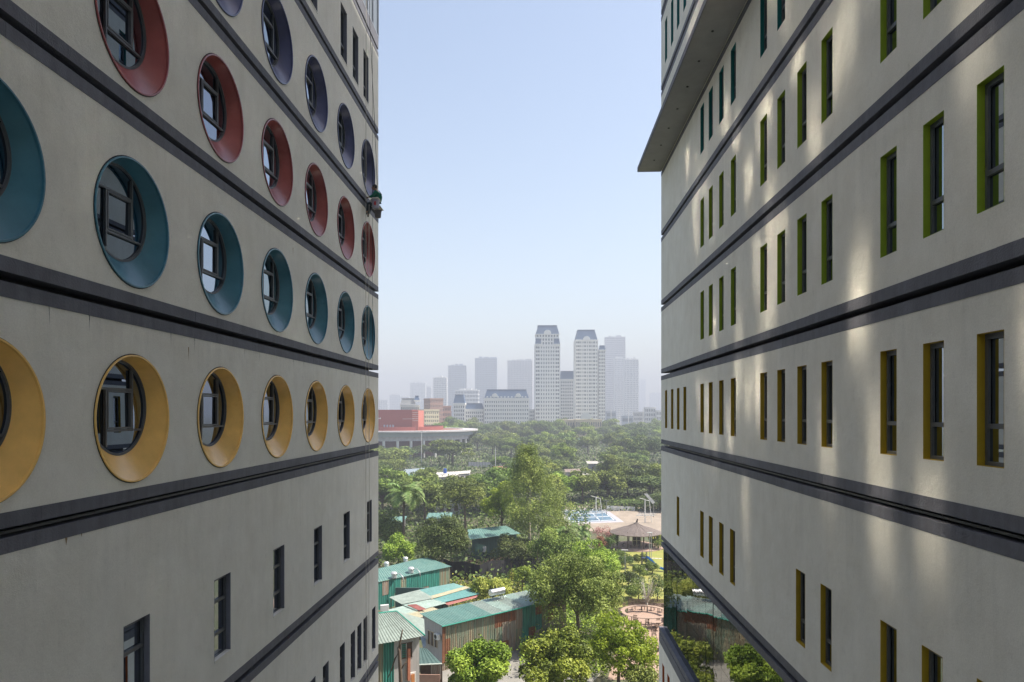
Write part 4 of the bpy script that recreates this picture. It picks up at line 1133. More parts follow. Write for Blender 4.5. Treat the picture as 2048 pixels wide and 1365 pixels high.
# slide
sl = thing('playground_slide', 'blue plastic slide at the right edge of the lawn', 'slide', (*gp(1308, 1142), 0), R(-20))
m = MB(); BL = mat('blue_slide_plastic', (.04, .22, .55), .35, .06)
pr = [(-1.3, 2.0), (-.9, 1.9), (0, 1.1), (.9, .45), (1.6, .25)]
for (x0, z0), (x1, z1) in zip(pr, pr[1:]):
    m.quad((x0, -.32, z0), (x1, -.32, z1), (x1, .32, z1), (x0, .32, z0))
    for s in (-.32, .32): m.quad((x0, s, z0), (x1, s, z1), (x1, s, z1+.22), (x0, s, z0+.22))
m.build('chute', BL, sl)
m = MB()
for y in (-.35, .35): m.tube([(-1.9, y, 0), (-1.9, y, 2.9)], .05, 8); m.tube([(-1.2, y, 0), (-1.2, y, 2.9)], .05, 8)
m.box(-1.95, -1.2, -.38, .38, 1.85, 1.95); m.build('tower', mat('navy_frame', (.03, .04, .09), .5), sl)
m = MB()
for k in range(5): m.tube([(-2.1-.12*k*0, -.3, .35*k+.2), (-2.1, .3, .35*k+.2)], .03, 6)
m.build('ladder_rung', STEEL, sl)
# garden lamps
def lamp(label, px, py, h, arms=1):
    t = thing('garden_lamp', label, 'lamp post', (*gp(px, py), 0)); m = MB(); m.tube([(0, 0, 0), (0, 0, h)], [.06, .04], 8); m.build('post', mat('lamp_grey', (.35, .36, .36), .5), t)
    m = MB(); m.box(-.55*arms, .45*arms, -.1, .1, h, h+.1); m.build('lamp_head', mat('lamp_white', (.7, .7, .68), .4), t); return t
lamp('slim garden lamp left of the lawn', 1250, 1160, 4.4); lamp('tall lamp post in front of the gazebo terrace', 1299, 1125, 4.9, .7); lamp('tall lamp post just right of its twin before the gazebo', 1302.5, 1124, 4.85, .5)
# bare sapling
sp_ = thing('bare_tree', 'leafless upright sapling at the back of the patio', 'tree', (*gp(1294.5, 1224), 0)); m = MB(); rg = random.Random(4)
m.tube([(0, 0, 0), (0, 0, 1.4)], [.09, .07], 7)
for k in range(16):
    a = rg.uniform(0, 6.28); r_ = rg.uniform(.4, 1.3); z_ = rg.uniform(2.6, 4.4)
    m.tube([(0, 0, rg.uniform(.9, 1.5)), (r_*.5*math.cos(a), r_*.5*math.sin(a), z_*.6), (r_*math.cos(a), r_*math.sin(a), z_)], [.04, .03, .012], 4)
m.build('trunk', PALEBARK, sp_, smooth=True)
# floodlight mast frames beyond the gazebo
for i, (px, py, kx) in enumerate(((1192, 1040, 1), (1290, 1046, 1))):
    t = thing('floodlight_mast', ('white lattice mast with floodlight arms by the blue court', 'white mast with tilted panel above the gazebo')[i], 'mast', (*gp(px, py), 0))
    m = MB(); W_ = mat('lamp_white', ())
    m.tube([(0, 0, 0), (0, 0, 5.4)], .12, 6); m.tube([(1.6, .3, 0), (1.0, .2, 5.0)], .07, 6); m.tube([(0, 0, 5.2), (1.0, .2, 5.0)], .06, 6); m.tube([(-1.2, 0, 5.6), (0, 0, 5.3)], .06, 5)
    m.build('mast', W_, t)
    m = MB(); m.box(-2.0, 2.2, -.1, .1, 1.6, 1.75); m.box(-1.6, 2.6, .2, .3, 1.9, 2.05)
    if i: m.add([(-.2, 0, 6.6), (.5, 0, 6.7), (2.3, 0, 4.6), (1.7, 0, 4.3)], [(0, 1, 2, 3)])
    m.build('arm', W_, t)
bn = thing('banner_wall', 'white draped sheet along the far edge of the court', 'sheet', (*gp(1225, 1022), 0)); m = MB()
for k in range(8): m.quad((-1.5+.9*k, .2*(k % 2), 0), (-.6+.9*k, .2*((k+1) % 2), 0), (-.6+.9*k, .2*((k+1) % 2), 1.3-.03*k), (-1.5+.9*k, .2*(k % 2), 1.3-.03*k))
m.build('cloth', W_, bn)

# ------------------------------------------------------------------ near trees
def T(name, label, px, top, D, rx, kind, **kw):
    x, y = g2(px, D); return tree(name, label, x, y, zat(top, D), rx, kind=kind, **kw)
T('broadleaf_tree', 'round bright green tree at the bottom edge in front of the patchwork shed', 957, 1272, 58, 2.75, 'fresh', rz=3.3, nl=19000, size=.27, lobes=30, seed=11, lobe_r=.3)
T('broadleaf_tree', 'bright green tree at the bottom edge right of the concrete yard', 1112, 1264, 60, 3.4, 'fresh', rz=3.2, nl=22000, size=.27, lobes=34, seed=12, lobe_r=.28)
T('broadleaf_tree', 'loose yellow green tree at the bottom beside the patio', 1238, 1228, 63, 3.6, 'lime', rz=3.7, nl=18000, size=.25, lobes=46, seed=13, lobe_r=.24, core=.1)
T('broadleaf_tree', 'small dense tree at the bottom edge close to the right block', 1285, 1335, 60, 1.6, 'olive', nl=4000, size=.22, seed=14)
T('spreading_tree', 'large olive green tree with open crown over the shed end', 1155, 1104, 75, 5.9, 'olive', rz=5.4, nl=56000, size=.24, lobes=110, seed=15, lobe_r=.2, core=.1, r0=.22)
T('broadleaf_tree', 'broad dark green tree behind the teal roofed shed', 884, 1028, 104, 5.4, 'dark', rz=4.6, nl=22000, size=.3, lobes=50, seed=16, lobe_r=.26)
T('broadleaf_tree', 'bright low tree between the left block and the teal shed', 797, 1078, 110, 3.1, 'fresh', rz=2.2, nl=9000, size=.3, seed=17)
T('broadleaf_tree', 'dark tree close to the left block below the palm', 772, 1022, 122, 4.2, 'dark', rz=4.2, nl=9000, size=.34, seed=18)
T('broadleaf_tree', 'lime green tree left of the tall gum tree', 1003, 968, 128, 3.6, 'lime', rz=5.0, nl=15000, size=.32, lobes=36, seed=19)
T('broadleaf_tree', 'dark tree between the palm and the lime green tree', 930, 955, 140, 4.8, 'mid', rz=4.4, nl=12000, size=.36, lobes=34, seed=20)
T('broadleaf_tree', 'dark shrubby tree at the foot of the gum tree on the left', 1028, 1075, 112, 3.4, 'dark', rz=2.6, nl=9000, size=.3, seed=21)
T('broadleaf_tree', 'dense tree between the gum tree and the big open crowned tree', 1110, 1062, 104, 3.8, 'mid', rz=3.6, nl=12000, size=.3, seed=22)
T('broadleaf_tree', 'leafy tree rising left of the lawn behind the big tree', 1190, 1085, 96, 3.4, 'fresh', rz=3.0, nl=9000, size=.28, seed=23)
T('shrub', 'yellowing feathery bush between teal lean-to and shed roof', 985, 1150, 86, 2.6, 'yellow', rz=2.0, nl=8000, size=.24, seed=24)
T('shrub', 'small green bush behind the solar tank', 1045, 1135, 95, 1.8, 'fresh', nl=3500, size=.24, seed=25)
# tall gum tree with pale trunk
x, y = g2(1058, 118)
gt = thing('gum_tree', 'tall gum tree with pale forked trunk and drooping yellow green foliage', 'tree', (x, y, 0))
def gshape(LC, rg, n):
    t_ = rg.random(n); zz_ = -6.6+14.2*t_
    w = np.interp(t_, [0, .2, .45, .62, .72, .85, 1], [.62, 1, .9, .5, .3, .3, .1])
    a = rg.uniform(0, 6.283, n); r_ = np.sqrt(rg.uniform(.05, 1, n))*w*7.4
    cx = np.interp(t_, [0, .45, .7, 1], [1.8, 1.2, -.6, -.4])
    return np.stack([cx+r_*np.cos(a), r_*np.sin(a)*.8, zz_], 1)
me, LC = crown_mesh('crown', LEAF['gum'], 7, 7, 95, 38000, .34, 31, lobe_r=.16, flat=1.25, hang=.5, asp=.28, shape=gshape)
o = bpy.data.objects.new('crown', me); COL.objects.link(o); o.parent = gt; o.location = (0, 0, 11.5)
m = MB(); m.tube([(0, 0, 0), (.1, 0, 4), (-.05, 0, 8), (.2, 0, 11.5), (-.5, 0, 15), (-.5, 0, 18)], [.34, .28, .24, .18, .12, .05], 10)
m.tube([(.0, 0, 7.2), (1.2, .2, 9.3), (2.2, .2, 12.2)], [.2, .15, .07], 8); m.tube([(.1, 0, 5.2), (-1.6, .2, 8.6), (-2.8, .1, 11.4)], [.16, .12, .06], 8); m.tube([(-.3, 0, 13), (.7, .2, 15), (.9, 0, 17)], [.1, .08, .03], 6)
for k in range(14):
    q = LC[k*6]; m.tube([(0, 0, 9+.3*k), (q[0]*.5, q[1]*.5, 10.5+q[2]*.55+.2), (q[0], q[1], 11.5+q[2])], [.09, .06, .02], 5)
m.build('trunk', PALEBARK, gt, smooth=True)
x, y = g2(808, 120); palm('tall feather palm with drooping fronds near the left block', x, y, zat(985, 120), 5.0, 20, 3, .22)
for i, (px, py, D, l_) in enumerate(((1128, 1050, 112, 'clump of slim palms right of the gum tree trunk'), (1160, 1040, 118, 'feathery palm clump between the gum tree and the gazebo'), (1215, 1120, 97, 'low broad palm at the left edge of the lawn'))):
    x, y = g2(px, D); palm(l_, x, y, max(1.2, zat(py, D)*.85), 3.0 if i < 2 else 2.2, 9, 10+i, .09, stems=3 if i < 2 else 1)
x, y = g2(902, 118); palm('single small palm with yellow green fronds behind the garden house', x, y, zat(1005, 150), 2.2, 9, 22, .1)
# slim stems in front of the garden house
for i, (px, top) in enumerate(((1075, 1100), (1098, 1095), (975, 1145), (1022, 1125))):
    x, y = g2(px, 92); t = thing('young_tree', ('thin pole like sapling beside the gum trunk', 'thin pole like sapling right of the first beside the gum trunk', 'thin stem with sparse leaves behind the yellow bush', 'thin stem with sparse leaves by the black netting')[i], 'sapling', (x, y, 0))
    h = zat(top, 92); m = MB(); m.tube([(0, 0, 0), (.1, 0, h*.5), (0, .1, h)], [.06, .05, .02], 6); m.build('stem', BARK, t)
    me, _ = crown_mesh('leaves', LEAF['yellow' if i > 1 else 'mid'], .45, h*.45, 12, 350, .2, 90+i, lobe_r=.5, core=.05); o = bpy.data.objects.new('leaves', me); COL.objects.link(o); o.parent = t; o.location = (0, 0, h*.6)

# ------------------------------------------------------------------ the wooded park: individual trees back to the towers
kinds = [('mid', 'mid green'), ('dark', 'dark green'), ('fresh', 'light green'), ('olive', 'olive green'), ('mid', 'deep green')]
PROTO = []
for i, (k_, w_) in enumerate(kinds):
    for v in range(2):
        x, y = g2((790, 850, 905, 965, 1010, 1120, 1165, 1215, 1255, 1305)[i*2+v], 168+9*i+5*v)
        h = 9.5; rx = 5.2
        t = tree('park_tree', '%s tree in the near belt of woodland, %s' % (w_, ('domed', 'ragged')[v]), x, y, h, rx, rz=4.3+.4*v, kind=k_, nl=6500, size=.55, lobes=26, seed=100+10*i+v, lobe_r=.33, flat=.7, r0=.28)
        t['h'] = h; t['w'] = rx; PROTO.append((t, w_, v))
rg = random.Random(21)
LAND = [(790, 'beside the left block'), (850, 'below the red hall'), (930, 'under the canopy tip'), (1010, 'below the long mansard block'), (1095, 'below the tallest tower'), (1180, 'below the second tower'), (1250, 'below the glass tower'), (1400, 'beside the right block')]
def land(px): return next(l for p, l in LAND if px < p)
clear = [(796, 946, 926, 957), (935, 1040, 918, 943), (1140, 1215, 918, 952), (1282, 1330, 930, 956), (1126, 1400, 1004, 1066)]
rows = [(150, 8, 4.6, 62), (178, 9, 5.0, 60), (208, 9.5, 5.4, 58), (240, 10, 6, 60), (268, 6.5, 5, 46), (292, 7.0, 6.0, 46), (312, 7.5, 6, 46), (330, 10.5, 7.5, 50), (370, 11.5, 8, 46), (415, 12, 8.6, 44), (470, 13.5, 9.5, 44), (530, 16, 10.5, 40), (590, 18.5, 11.5, 38)]
used = {}
BELT = ['in the nearest belt', 'in the second belt', 'in the third belt', 'at the clearing edge', 'in the near clearing', 'in the clearing', 'beyond the clearing', 'past the clearing', 'in mid wood', 'deep in the wood', 'in the far wood', 'at the back of the far wood', 'in the last row']
for ri, (D, h, w, step) in enumerate(rows):
    px = 742+rg.uniform(0, step)
    while px < 1345:
        d = D*rg.uniform(.96, 1.05); py = 826.5+FPX*EYE/d
        hh = h*rg.uniform(.85, 1.2); ww = w*rg.uniform(.75, 1.25)
        bad = any(a-4 < px < b+4 and c < py < e+3 for a, b, c, e in clear)
        top = 826.5+(EYE-hh)*FPX/d
        for a, b, c, e in clear[:4]:          # keep the sight line to the roofs open
            if a < px < b and top < e-6 and py > e and d < 300 and D > 150: bad = bad or rg.random() < .8
        if D < 215 and 1110 < px < 1345: bad = True
        if D < 160 and px < 1000: bad = True
        if px < 945 and 300 < D < 400: hh *= .62
        if not bad:
            src, w_, v = PROTO[rg.randrange(10)]
            x, y = g2(px, d)
            key = (ri, land(px), w_); used[key] = used.get(key, 0)+1
            l_ = '%s tree %s, %s%s' % (w_, BELT[ri], land(px), ('', ', right one', ', rightmost')[min(2, used[key]-1)])
            r = retree(src, l_, x, y, hh, ww, rg.uniform(0, 6.28), 'trees of the wooded park')
        px += step*rg.uniform(.75, 1.25)
for t, w_, v in PROTO: t['group'] = 'trees of the wooded park'
# specific fuller trees seen beyond the clearing
for i, (px, top, D, w, k, l_) in enumerate(((1288, 868, 330, 9, 3, 'tall dark tree standing out against the towers beside the right block'), (1246, 918, 268, 9, 0, 'round even green tree on the right of the clearing'), (1300, 950, 200, 8.5, 2, 'wide bushy tree above the court beside the right block'), (1218, 962, 205, 8, 2, 'leafy tree above the court'), (1165, 960, 200, 6, 4, 'dark low tree behind the gum tree on the right'), (905, 880, 330, 11, 8, 'wide layered tree below the canopy tip'), (905, 940, 290, 6, 2, 'dark tree just behind the dusty white roof'), (780, 895, 300, 10, 7, 'ragged brownish tree by the left block below the red hall'), (878, 846, 470, 14, 4, 'tall round tree right of the red hall'), (1260, 1000, 190, 5.5, 2, 'dark tree at the far corner of the court'), (1320, 985, 180, 5.5, 2, 'dark tree at the right end of the court'), (1010, 935, 175, 6, 0, 'mid green tree behind the lime green one'), (850, 968, 160, 6, 1, 'broad tree behind the tall palm'), (765, 955, 165, 6, 0, 'tree squeezed against the left block above the palm'))):
    x, y = g2(px, D); r = retree(PROTO[k % 10][0], l_, x, y, zat(top, D), w, i*1.3)
    if 'group' in r: del r['group']
# scrub cover between the trunks
def scrub(name, D0, D1, px0, px1, n, size, seed, kind):
    rg2 = np.random.default_rng(seed)
    D_ = rg2.uniform(D0, D1, n); p_ = rg2.uniform(px0, px1, n)
    xc = (p_-1024)/FPX*D_; C = np.stack([xc*math.cos(YAW)-D_*math.sin(YAW), xc*math.sin(YAW)+D_*math.cos(YAW), np.abs(rg2.normal(0, .9, n))], 1)
    me = quads_mesh(name, leaves(C, np.tile(np.array([0, 0, 1.]), (n, 1)), size, rg2, .6, .8), rg2.random(n), LEAF[kind])
    o = bpy.data.objects.new(name, me); COL.objects.link(o); return stuff(o)
scrub('undergrowth', 98, 300, 600, 1180, 34000, .7, 5, 'dark'); scrub('woodland_floor_scrub', 300, 640, 600, 1450, 34000, 1.3, 6, 'dark'); scrub('hedge_scrub', 178, 300, 1180, 1345, 14000, .7, 7, 'dark')
scrub('low_plants', 66, 98, 1040, 1215, 9000, .35, 8, 'fresh'); scrub('rough_grass', 86, 99, 900, 1050, 4000, .3, 9, 'yellow')
# ------------------------------------------------------------------ buildings beyond the park
STONE = mat('cream_stone', (.78, .775, .74), .85, .05, .05); SLATE = mat('blue_slate', (.06, .11, .20), .55, .06, .1)
WGL = mat('tower_window_glass', (.07, .09, .12), .2, .1, .2); CONCT = mat('tower_concrete', (.48, .48, .49), .8, .05, .05); DG = mat('tower_grey', (.34, .39, .46), .6, .05, .05)
PINK = mat('brick_pink', (.42, .25, .20), .85, .1, .1); WHT = mat('white_tower_paint', (.66, .66, .65), .8, .04, .05)
def lattice(mb, x0, x1, y0, y1, z0, z1, floors, bays, sp=.5, pi=.5, t=.35, sides=True, groups=None):
    """spandrels and piers standing proud of a glazed core, so each window is a recess"""
    W_ = x1-x0; fh = (z1-z0)/floors
    for i in range(floors+1):
        zc = z0+i*fh; a, b = zc-fh*sp/2, zc+fh*sp/2
        a, b = max(a, z0), min(b, z1)
        mb.box(x0-t, x1+t, y0-t, y1+t, a, b)
    e = .02
    for f, (p0, p1, n) in enumerate(((x0, x1, bays), (y0, y1, max(2, int(bays*(y1-y0)/W_))))):
        w = (p1-p0)/n
        for k in range(n+1):
            c = p0+k*w; hw = w*pi/2
            if groups and f == 0 and k in groups: hw = w*.12
            a, b = max(p0-t+e, c-hw), min(p1+t-e, c+hw)
            if f == 0: mb.box(a, b, y0-t+e, y0+.1, z0, z1-e)
            else: mb.box(x0-t+e, x0+.1, a, b, z0, z1-e); mb.box(x1-.1, x1+t-e, a, b, z0, z1-e)
def block(name, label, px0, px1, top, D, floors, bays, wallm=STONE, winm=WGL, depth=18, rot=0.0, sp=.5, pi=.5, cap=1.5, groups=None, extra=None, cat='tower'):
    w = (px1-px0)/FPX*D; x, y = g2((px0+px1)/2, D); H_ = zat(top, D)
    t = thing(name, label, cat, (x, y+depth/2, 0), YAW+rot)
    core = MB(); core.box(-w/2+.4, w/2-.4, -depth/2+.4, depth/2-.4, 0, H_-cap); core.build('window', winm, t)
    mb = MB(); lattice(mb, -w/2+.4, w/2-.4, -depth/2+.4, depth/2-.4, 0, H_-cap, floors, bays, sp, pi, .4, groups=groups)
    mb.build('wall', wallm, t)
    r = MB(); r.box(-w/2-.2, w/2+.2, -depth/2-.2, depth/2+.2, H_-cap+.01, H_-cap*.3); r.build('parapet', wallm, t)
    if cat == 'tower' and H_ > 60 and top < 800 and extra is None and 'mansard' not in label:
        rr_ = random.Random(int(px0)); q = MB(); a_ = -w*.32; 
        while a_ < w*.3:
            b_ = a_+w*rr_.uniform(.12, .3); q.box(a_, b_, -depth*.3, depth*.25, H_-cap*.3+.01, H_-cap*.3+rr_.uniform(1.5, 5)); a_ = b_+w*.05
        q.build('plant_room', wallm, t)
    t['W'] = w; t['H'] = H_
    return t
def mansard(t, x0, x1, y0, y1, z0, z1, inset, m=SLATE, name='roof'):
    i = inset
    mb = MB(); mb.add([(x0, y0, z0), (x1, y0, z0), (x1, y1, z0), (x0, y1, z0), (x0+i, y0+i, z1), (x1-i, y0+i, z1), (x1-i, y1-i, z1), (x0+i, y1-i, z1)], [(0, 1, 5, 4), (1, 2, 6, 5), (2, 3, 7, 6), (3, 0, 4, 7), (4, 5, 6, 7), (3, 2, 1, 0)])
    r = mb.build(name, m, t)
    c = MB(); c.box(x0-.3, x1+.3, y0-.3, y1+.3, z0-.9, z0-.005); c.build('cornice', STONE, t)
    e = MB(); e.box(x0+i-.3, x1-i+.3, y0+i-.3, y1-i+.3, z1+.005, z1+.4); e.build('roof_edge', m, t)
    return r
def dormer(t, x, y, z, r):
    mb = MB(); vs = [(x-r, y, z), (x+r, y, z)] + [(x+r*math.cos(math.pi*k/12), y, z+r*.4+r*math.sin(math.pi*k/12)*.9) for k in range(13)]
    n = len(vs); vs2 = [(a, b+1.5, c) for a, b, c in vs]
    order = [0, 1]+list(range(2, 15))
    mb.add(vs+vs2, [tuple(order)] + [(order[i], order[(i+1) % n], order[(i+1) % n]+n, order[i]+n) for i in range(n)])
    mb.build('dormer', STONE, t)
# tallest tower
t = block('tower', 'tallest mansard roofed tower with three stepped blue roofs', 1069, 1119.5, 690, 680, 24, 10, depth=22, sp=.5, pi=.6, cap=.8, groups=(1, 9))
w, H_ = t['W'], t['H']; u = 680/FPX
cr_ = MB(); cr_.box(-w/2+2.0, w/2-2.0, -9, 9, H_-.5, H_+10.5); cr_.build('window', WGL, t)
mb = MB(); lattice(mb, -w/2+1.4, w/2-1.4, -9.6, 9.6, H_-.2, H_+10.6, 3, 8, .42, .5, .3); mb.build('wall', STONE, t)
mansard(t, -w/2+.9, w/2-.9, -10.2, 10.2, H_+10.7, zat(651, 680), 2.2)
for s in (-1, 1): mansard(t, s*w/2*.74-3.0, s*w/2*.74+3.0, -11.6, -5, H_+.9, H_+5.6, .8)
dormer(t, 0, -10.6, H_+9.9, 3.6)
mb = MB(); mb.tube([(-3, 0, zat(651, 680)), (-3, 0, zat(648, 680))], .12, 5); mb.tube([(2, 0, zat(651, 680)), (2, 0, zat(648.5, 680))], .12, 5); mb.build('aerial', STEEL, t)
# second tower
t = block('tower', 'second mansard roofed tower with a lower wing on its right', 1150, 1195, 680, 705, 26, 12, depth=22, sp=.5, pi=.6, cap=.8, groups=(1, 2, 5, 8, 10))
w, H_ = t['W'], t['H']
mansard(t, -w/2+.4, w/2-.4, -10.6, 10.6, H_+.2, zat(660, 705), 2.6)
dormer(t, 0, -11.2, H_-1.0, 3.6)
ww = 15/FPX*705; Hw = zat(701, 705)
mb = MB(); mb.box(w/2+.42, w/2+ww-.2, -10, 9, 0, Hw-.3); mb.build('window', WGL, t)
mb = MB(); lattice(mb, w/2+.8, w/2+ww-.4, -10.4, 9, 0, Hw-.2, 25, 4, .42, .5, .3); mb.build('wall', STONE, t)
mansard(t, w/2+1.2, w/2+ww+.2, -10.8, -2, Hw+.7, zat(692, 705), .9)
# lower block between them
t = block('apartment_block', 'slate topped block standing between the two mansard towers', 1120, 1150, 759, 760, 17, 8, depth=18, sp=.5, pi=.5, cat='building'); w, H_ = t['W'], t['H']
mansard(t, -w/2+.2, w/2-.2, -9, 9, H_+.3, zat(743, 760), 1.2)
# long mansard block
t = block('apartment_block', 'long low mansard roofed block with two arched dormers', 967, 1057, 797, 640, 10, 20, depth=24, sp=.52, pi=.55, cat='building'); w, H_ = t['W'], t['H']
mansard(t, -w/2+.2, w/2-.2, -12, 12, H_+.3, zat(780, 640), 2.4)
for x in (-w*.26, w*.26): dormer(t, x, -12.3, H_+1.2, 2.6)
for k in range(12): dormer(t, -w/2+3+k*(w-6)/11, -12.0, H_+.7, .9)
t = block('apartment_block', 'corner pavilion with steep blue roof left of the long mansard block', 906, 929, 807, 640, 9, 5, depth=16, sp=.42, cat='building'); w, H_ = t['W'], t['H']
mansard(t, -w/2, w/2, -8, 8, H_+.3, zat(790, 640), 1.6)
t = block('apartment_block', 'low wing with blue roof between the pavilion and the long mansard block', 929.5, 966.5, 819, 645, 8, 9, depth=16, sp=.45, cat='building'); w, H_ = t['W'], t['H']
mansard(t, -w/2, w/2, -8, 8, H_+.3, zat(808, 645), 1.6)
t = block('apartment_block', 'narrow link wing between long mansard block and tallest tower', 1057.5, 1068, 818, 690, 8, 3, depth=12, cat='building')
# far slabs
FARB = [
 ('slab tower with dark left corner between the pavilion and the long block', 950, 994, 716, 1000, 30, 14, DG, .35, .6), ('grey slab tower above the low glass office', 896, 932, 731, 1000, 27, 11, DG, .4, .5),
 ('pale twin slab tower left of the tallest tower', 1015, 1065, 721, 1060, 30, 16, CONCT, .35, .6), ('white slab tower left of the grey slab', 866, 893, 755, 900, 22, 8, WHT, .45, .5),
 ('hazy white tower above the red hall', 820, 851, 766, 1450, 26, 10, WHT, .5, .4), ('faint lower tower right of the hazy white one', 851, 862, 775, 1500, 24, 4, CONCT, .5, .5),
 ('tallest glass tower in the haze with stepped crown', 1210, 1251, 674, 1080, 44, 12, CONCT, .5, .15), ('white stepped tower before the tall glass tower', 1229, 1249, 716, 960, 32, 7, WHT, .4, .6),
 ('white and grey striped tower right of the glass tower', 1249.5, 1277, 719, 900, 30, 9, WHT, .35, .55), ('low curved glass office behind the pavilion', 910, 957, 780, 860, 9, 8, WHT, .35, .1),
 ('faint grey block furthest left in the haze', 779, 800, 790, 1700, 14, 6, CONCT, .5, .4), ('faint white block beside it in the haze', 801, 818, 794, 1500, 12, 5, WHT, .5, .4),
 ('very faint tower at the right block in the haze', 1279, 1291, 760, 2400, 30, 5, CONCT, .5, .5), ('very faint wide tower touching the right block', 1299, 1330, 786, 2300, 20, 8, CONCT, .5, .5),
 ('faint pale block low in the haze by the left block', 757, 775, 800, 2100, 12, 5, WHT, .5, .5),
 ('white house row far right under the towers', 1268, 1288, 823, 820, 5, 8, WHT, .4, .5), ('white house with dark windows far right', 1290, 1312, 814, 800, 6, 6, WHT, .4, .5), ('low white house beside the right block', 1313, 1335, 820, 790, 5, 7, WHT, .4, .5),
 ('plain low block between second tower and striped tower', 1213, 1232, 822, 850, 4, 7, DG, .4, .4), ('low grey shed under the striped tower', 1245, 1266, 831, 760, 3, 8, DG, .5, .3),
 ('pale low house under the white slab tower', 880, 900, 822, 640, 5, 7, PINK, .45, .5),
]
for l_, a, b, top, D, fl, by, m, sp, pi in [(q[0], q[1], q[2], q[3], q[4]*(1.7 if q[3] < 800 else 1.0), *q[5:]) for q in FARB]: block('apartment_tower' if top < 800 else 'far_house', l_, a, b, top, D, fl, by, m, WGL, 18 if top < 800 else 10, (hash_ := (a*7 % 5-2)*.04), sp, pi, cat='tower' if top < 800 else 'building')
t = block('crown_block', 'plant storey crowning the hazy glass tower', 1213, 1248, 670, 1083, 44, 3, DG, depth=10, cat='tower') if False else None
# left group: white mansion, cream block, pink block
t = block('mansion', 'white mansion block with small mansard attics behind the red hall', 798, 836, 809, 520, 9, 9, mat('mansion_white', (.60, .60, .57), .8, .06), depth=14, rot=.12, sp=.4, pi=.5, cat='building'); w, H_ = t['W'], t['H']
mansard(t, -w/2, w/2*.55, -7, 7, H_+.3, zat(798, 520), 1.2, mat('attic_grey', (.30, .31, .31), .7)); mansard(t, w/2*.42, w/2, -7.3, 7, H_+3.2, zat(793, 520), 1.0, SLATE, 'tower_roof')
t = block('apartment_block', 'cream yellow block stepping down to the right behind the red hall', 836, 868, 818, 510, 9, 7, mat('cream_render', (.62, .55, .38), .85, .05), depth=16, rot=.5, sp=.45, pi=.55, cat='building')
t = block('apartment_block', 'pink brick block with white window frames', 850, 878, 796, 580, 10, 8, PINK, mat('pale_frames', (.55, .5, .48), .6), depth=16, rot=.45, sp=.5, pi=.6, cat='building')
t = block('apartment_block', 'low pink block right of the brick one', 876, 897, 811, 600, 7, 6, PINK, depth=14, rot=.3, cat='building')
# cream palace in front of the towers
pal = block('palace', 'cream classical palace with arched pediment below the second tower', 1150, 1203, 838, 575, 3, 12, mat('palace_cream', (.62, .52, .36), .85, .05), depth=16, sp=.4, pi=.45, cat='building'); w, H_ = pal['W'], pal['H']
dormer(pal, -w*.1, -8.4, H_-.3, 4.2)
block('palace', 'cream palace wing left of the arched pediment', 1120, 1149, 839, 585, 3, 6, mat('palace_cream', ()), depth=16, sp=.4, pi=.5, cat='building')
# red hall
RED = mat('red_cladding', (.30, .075, .06), .7, .06, .06, streak=.08)
x, y = g2(750, 405)
rh = thing('exhibition_hall', 'big red box shaped hall with a white circular canopy', 'building', (x, y, 0))
w = 155/FPX*405
mb = MB(); mb.box(-w*.75, (824-750)/FPX*405, 0, 30, 13, zat(820, 405)); ang = YAW
mb.v = [((a*math.cos(ang)-b*math.sin(ang)), (a*math.sin(ang)+b*math.cos(ang)), c) for a, b, c in mb.v]; mb.build('hall', RED, rh)
xe = (824-750)/FPX*405
def rot_(mb): mb.v = [((a*math.cos(ang)-b*math.sin(ang)), (a*math.sin(ang)+b*math.cos(ang)), c) for a, b, c in mb.v]; return mb
mb = MB(); mb.box(xe+.02, xe+3.6, .6, 26, 13, zat(821, 405)); rot_(mb).build('right_side', mat('red_sunlit_panel', (.46, .15, .11), .7, .06), rh)  # right face of the hall; its sunlight is put into the paler red
mb = MB()
for k in range(5): mb.box(xe+.2, xe+3.5, .52, .62, zat(826+4*k, 405), zat(825.4+4*k, 405))
rot_(mb).build('louvre', STONE, rh)
mb = MB()
for k in range(4): mb.box(xe-16.5+1.7*k, xe-15.5+1.7*k, -.06, .1, zat(859, 405), zat(850, 405))
rot_(mb).build('window', DG, rh)
mb = MB()
xs = -3.0
for k, (a, b) in enumerate(((0, .7), (1.0, 1.5), (1.9, 3.0), (3.3, 4.0), (4.4, 5.3), (5.6, 6.4), (-1.3, -.5), (-2.4, -1.7), (-4, -3))):
    mb.box(xs+a, xs+b, -.12, -.02, zat(838.5, 405), zat(836.8-.5*(k % 3), 405))
rot_(mb).build('lettering', WHT, rh)
mb = MB(); mb.box(xe-5.5, xe+.9, -.25, -.02, zat(838.6, 405), zat(838, 405)); rot_(mb).build('light_strip', WHT, rh)
# canopy ring
cx, cy_ = 0, 28; RC = 57
def ringsec(r0, r1, z0, z1, name, m, n=96, a0=0, a1=2*math.pi):
    mb = MB()
    for k in range(n+1):
        a = a0+(a1-a0)*k/n; c, s = math.cos(a), math.sin(a)
        for r_, z_ in ((r0, z0), (r1, z0), (r1, z1), (r0, z1)): mb.v.append((cx+r_*c, cy_+r_*s, z_))
    for k in range(n):
        for i in range(4): mb.f.append((4*k+i, 4*k+(i+1) % 4, 4*k+4+(i+1) % 4, 4*k+4+i)); mb.m.append(0)
    return mb.build(name, m, rh)
zr = zat(866, 370)
ringsec(RC-9, RC+.0, zr-.3, zr+.5, 'canopy', mat('canopy_white', (.42, .41, .42), .8, .1, .3))
ringsec(RC-6, RC-3, zr-2.6, zr-.3, 'canopy_soffit', DG); ringsec(RC-5.4, RC-4.2, zr-5.0, zr-2.6, 'frieze', mat('frieze_grey', (.42, .41, .44), .8, .2, .5))
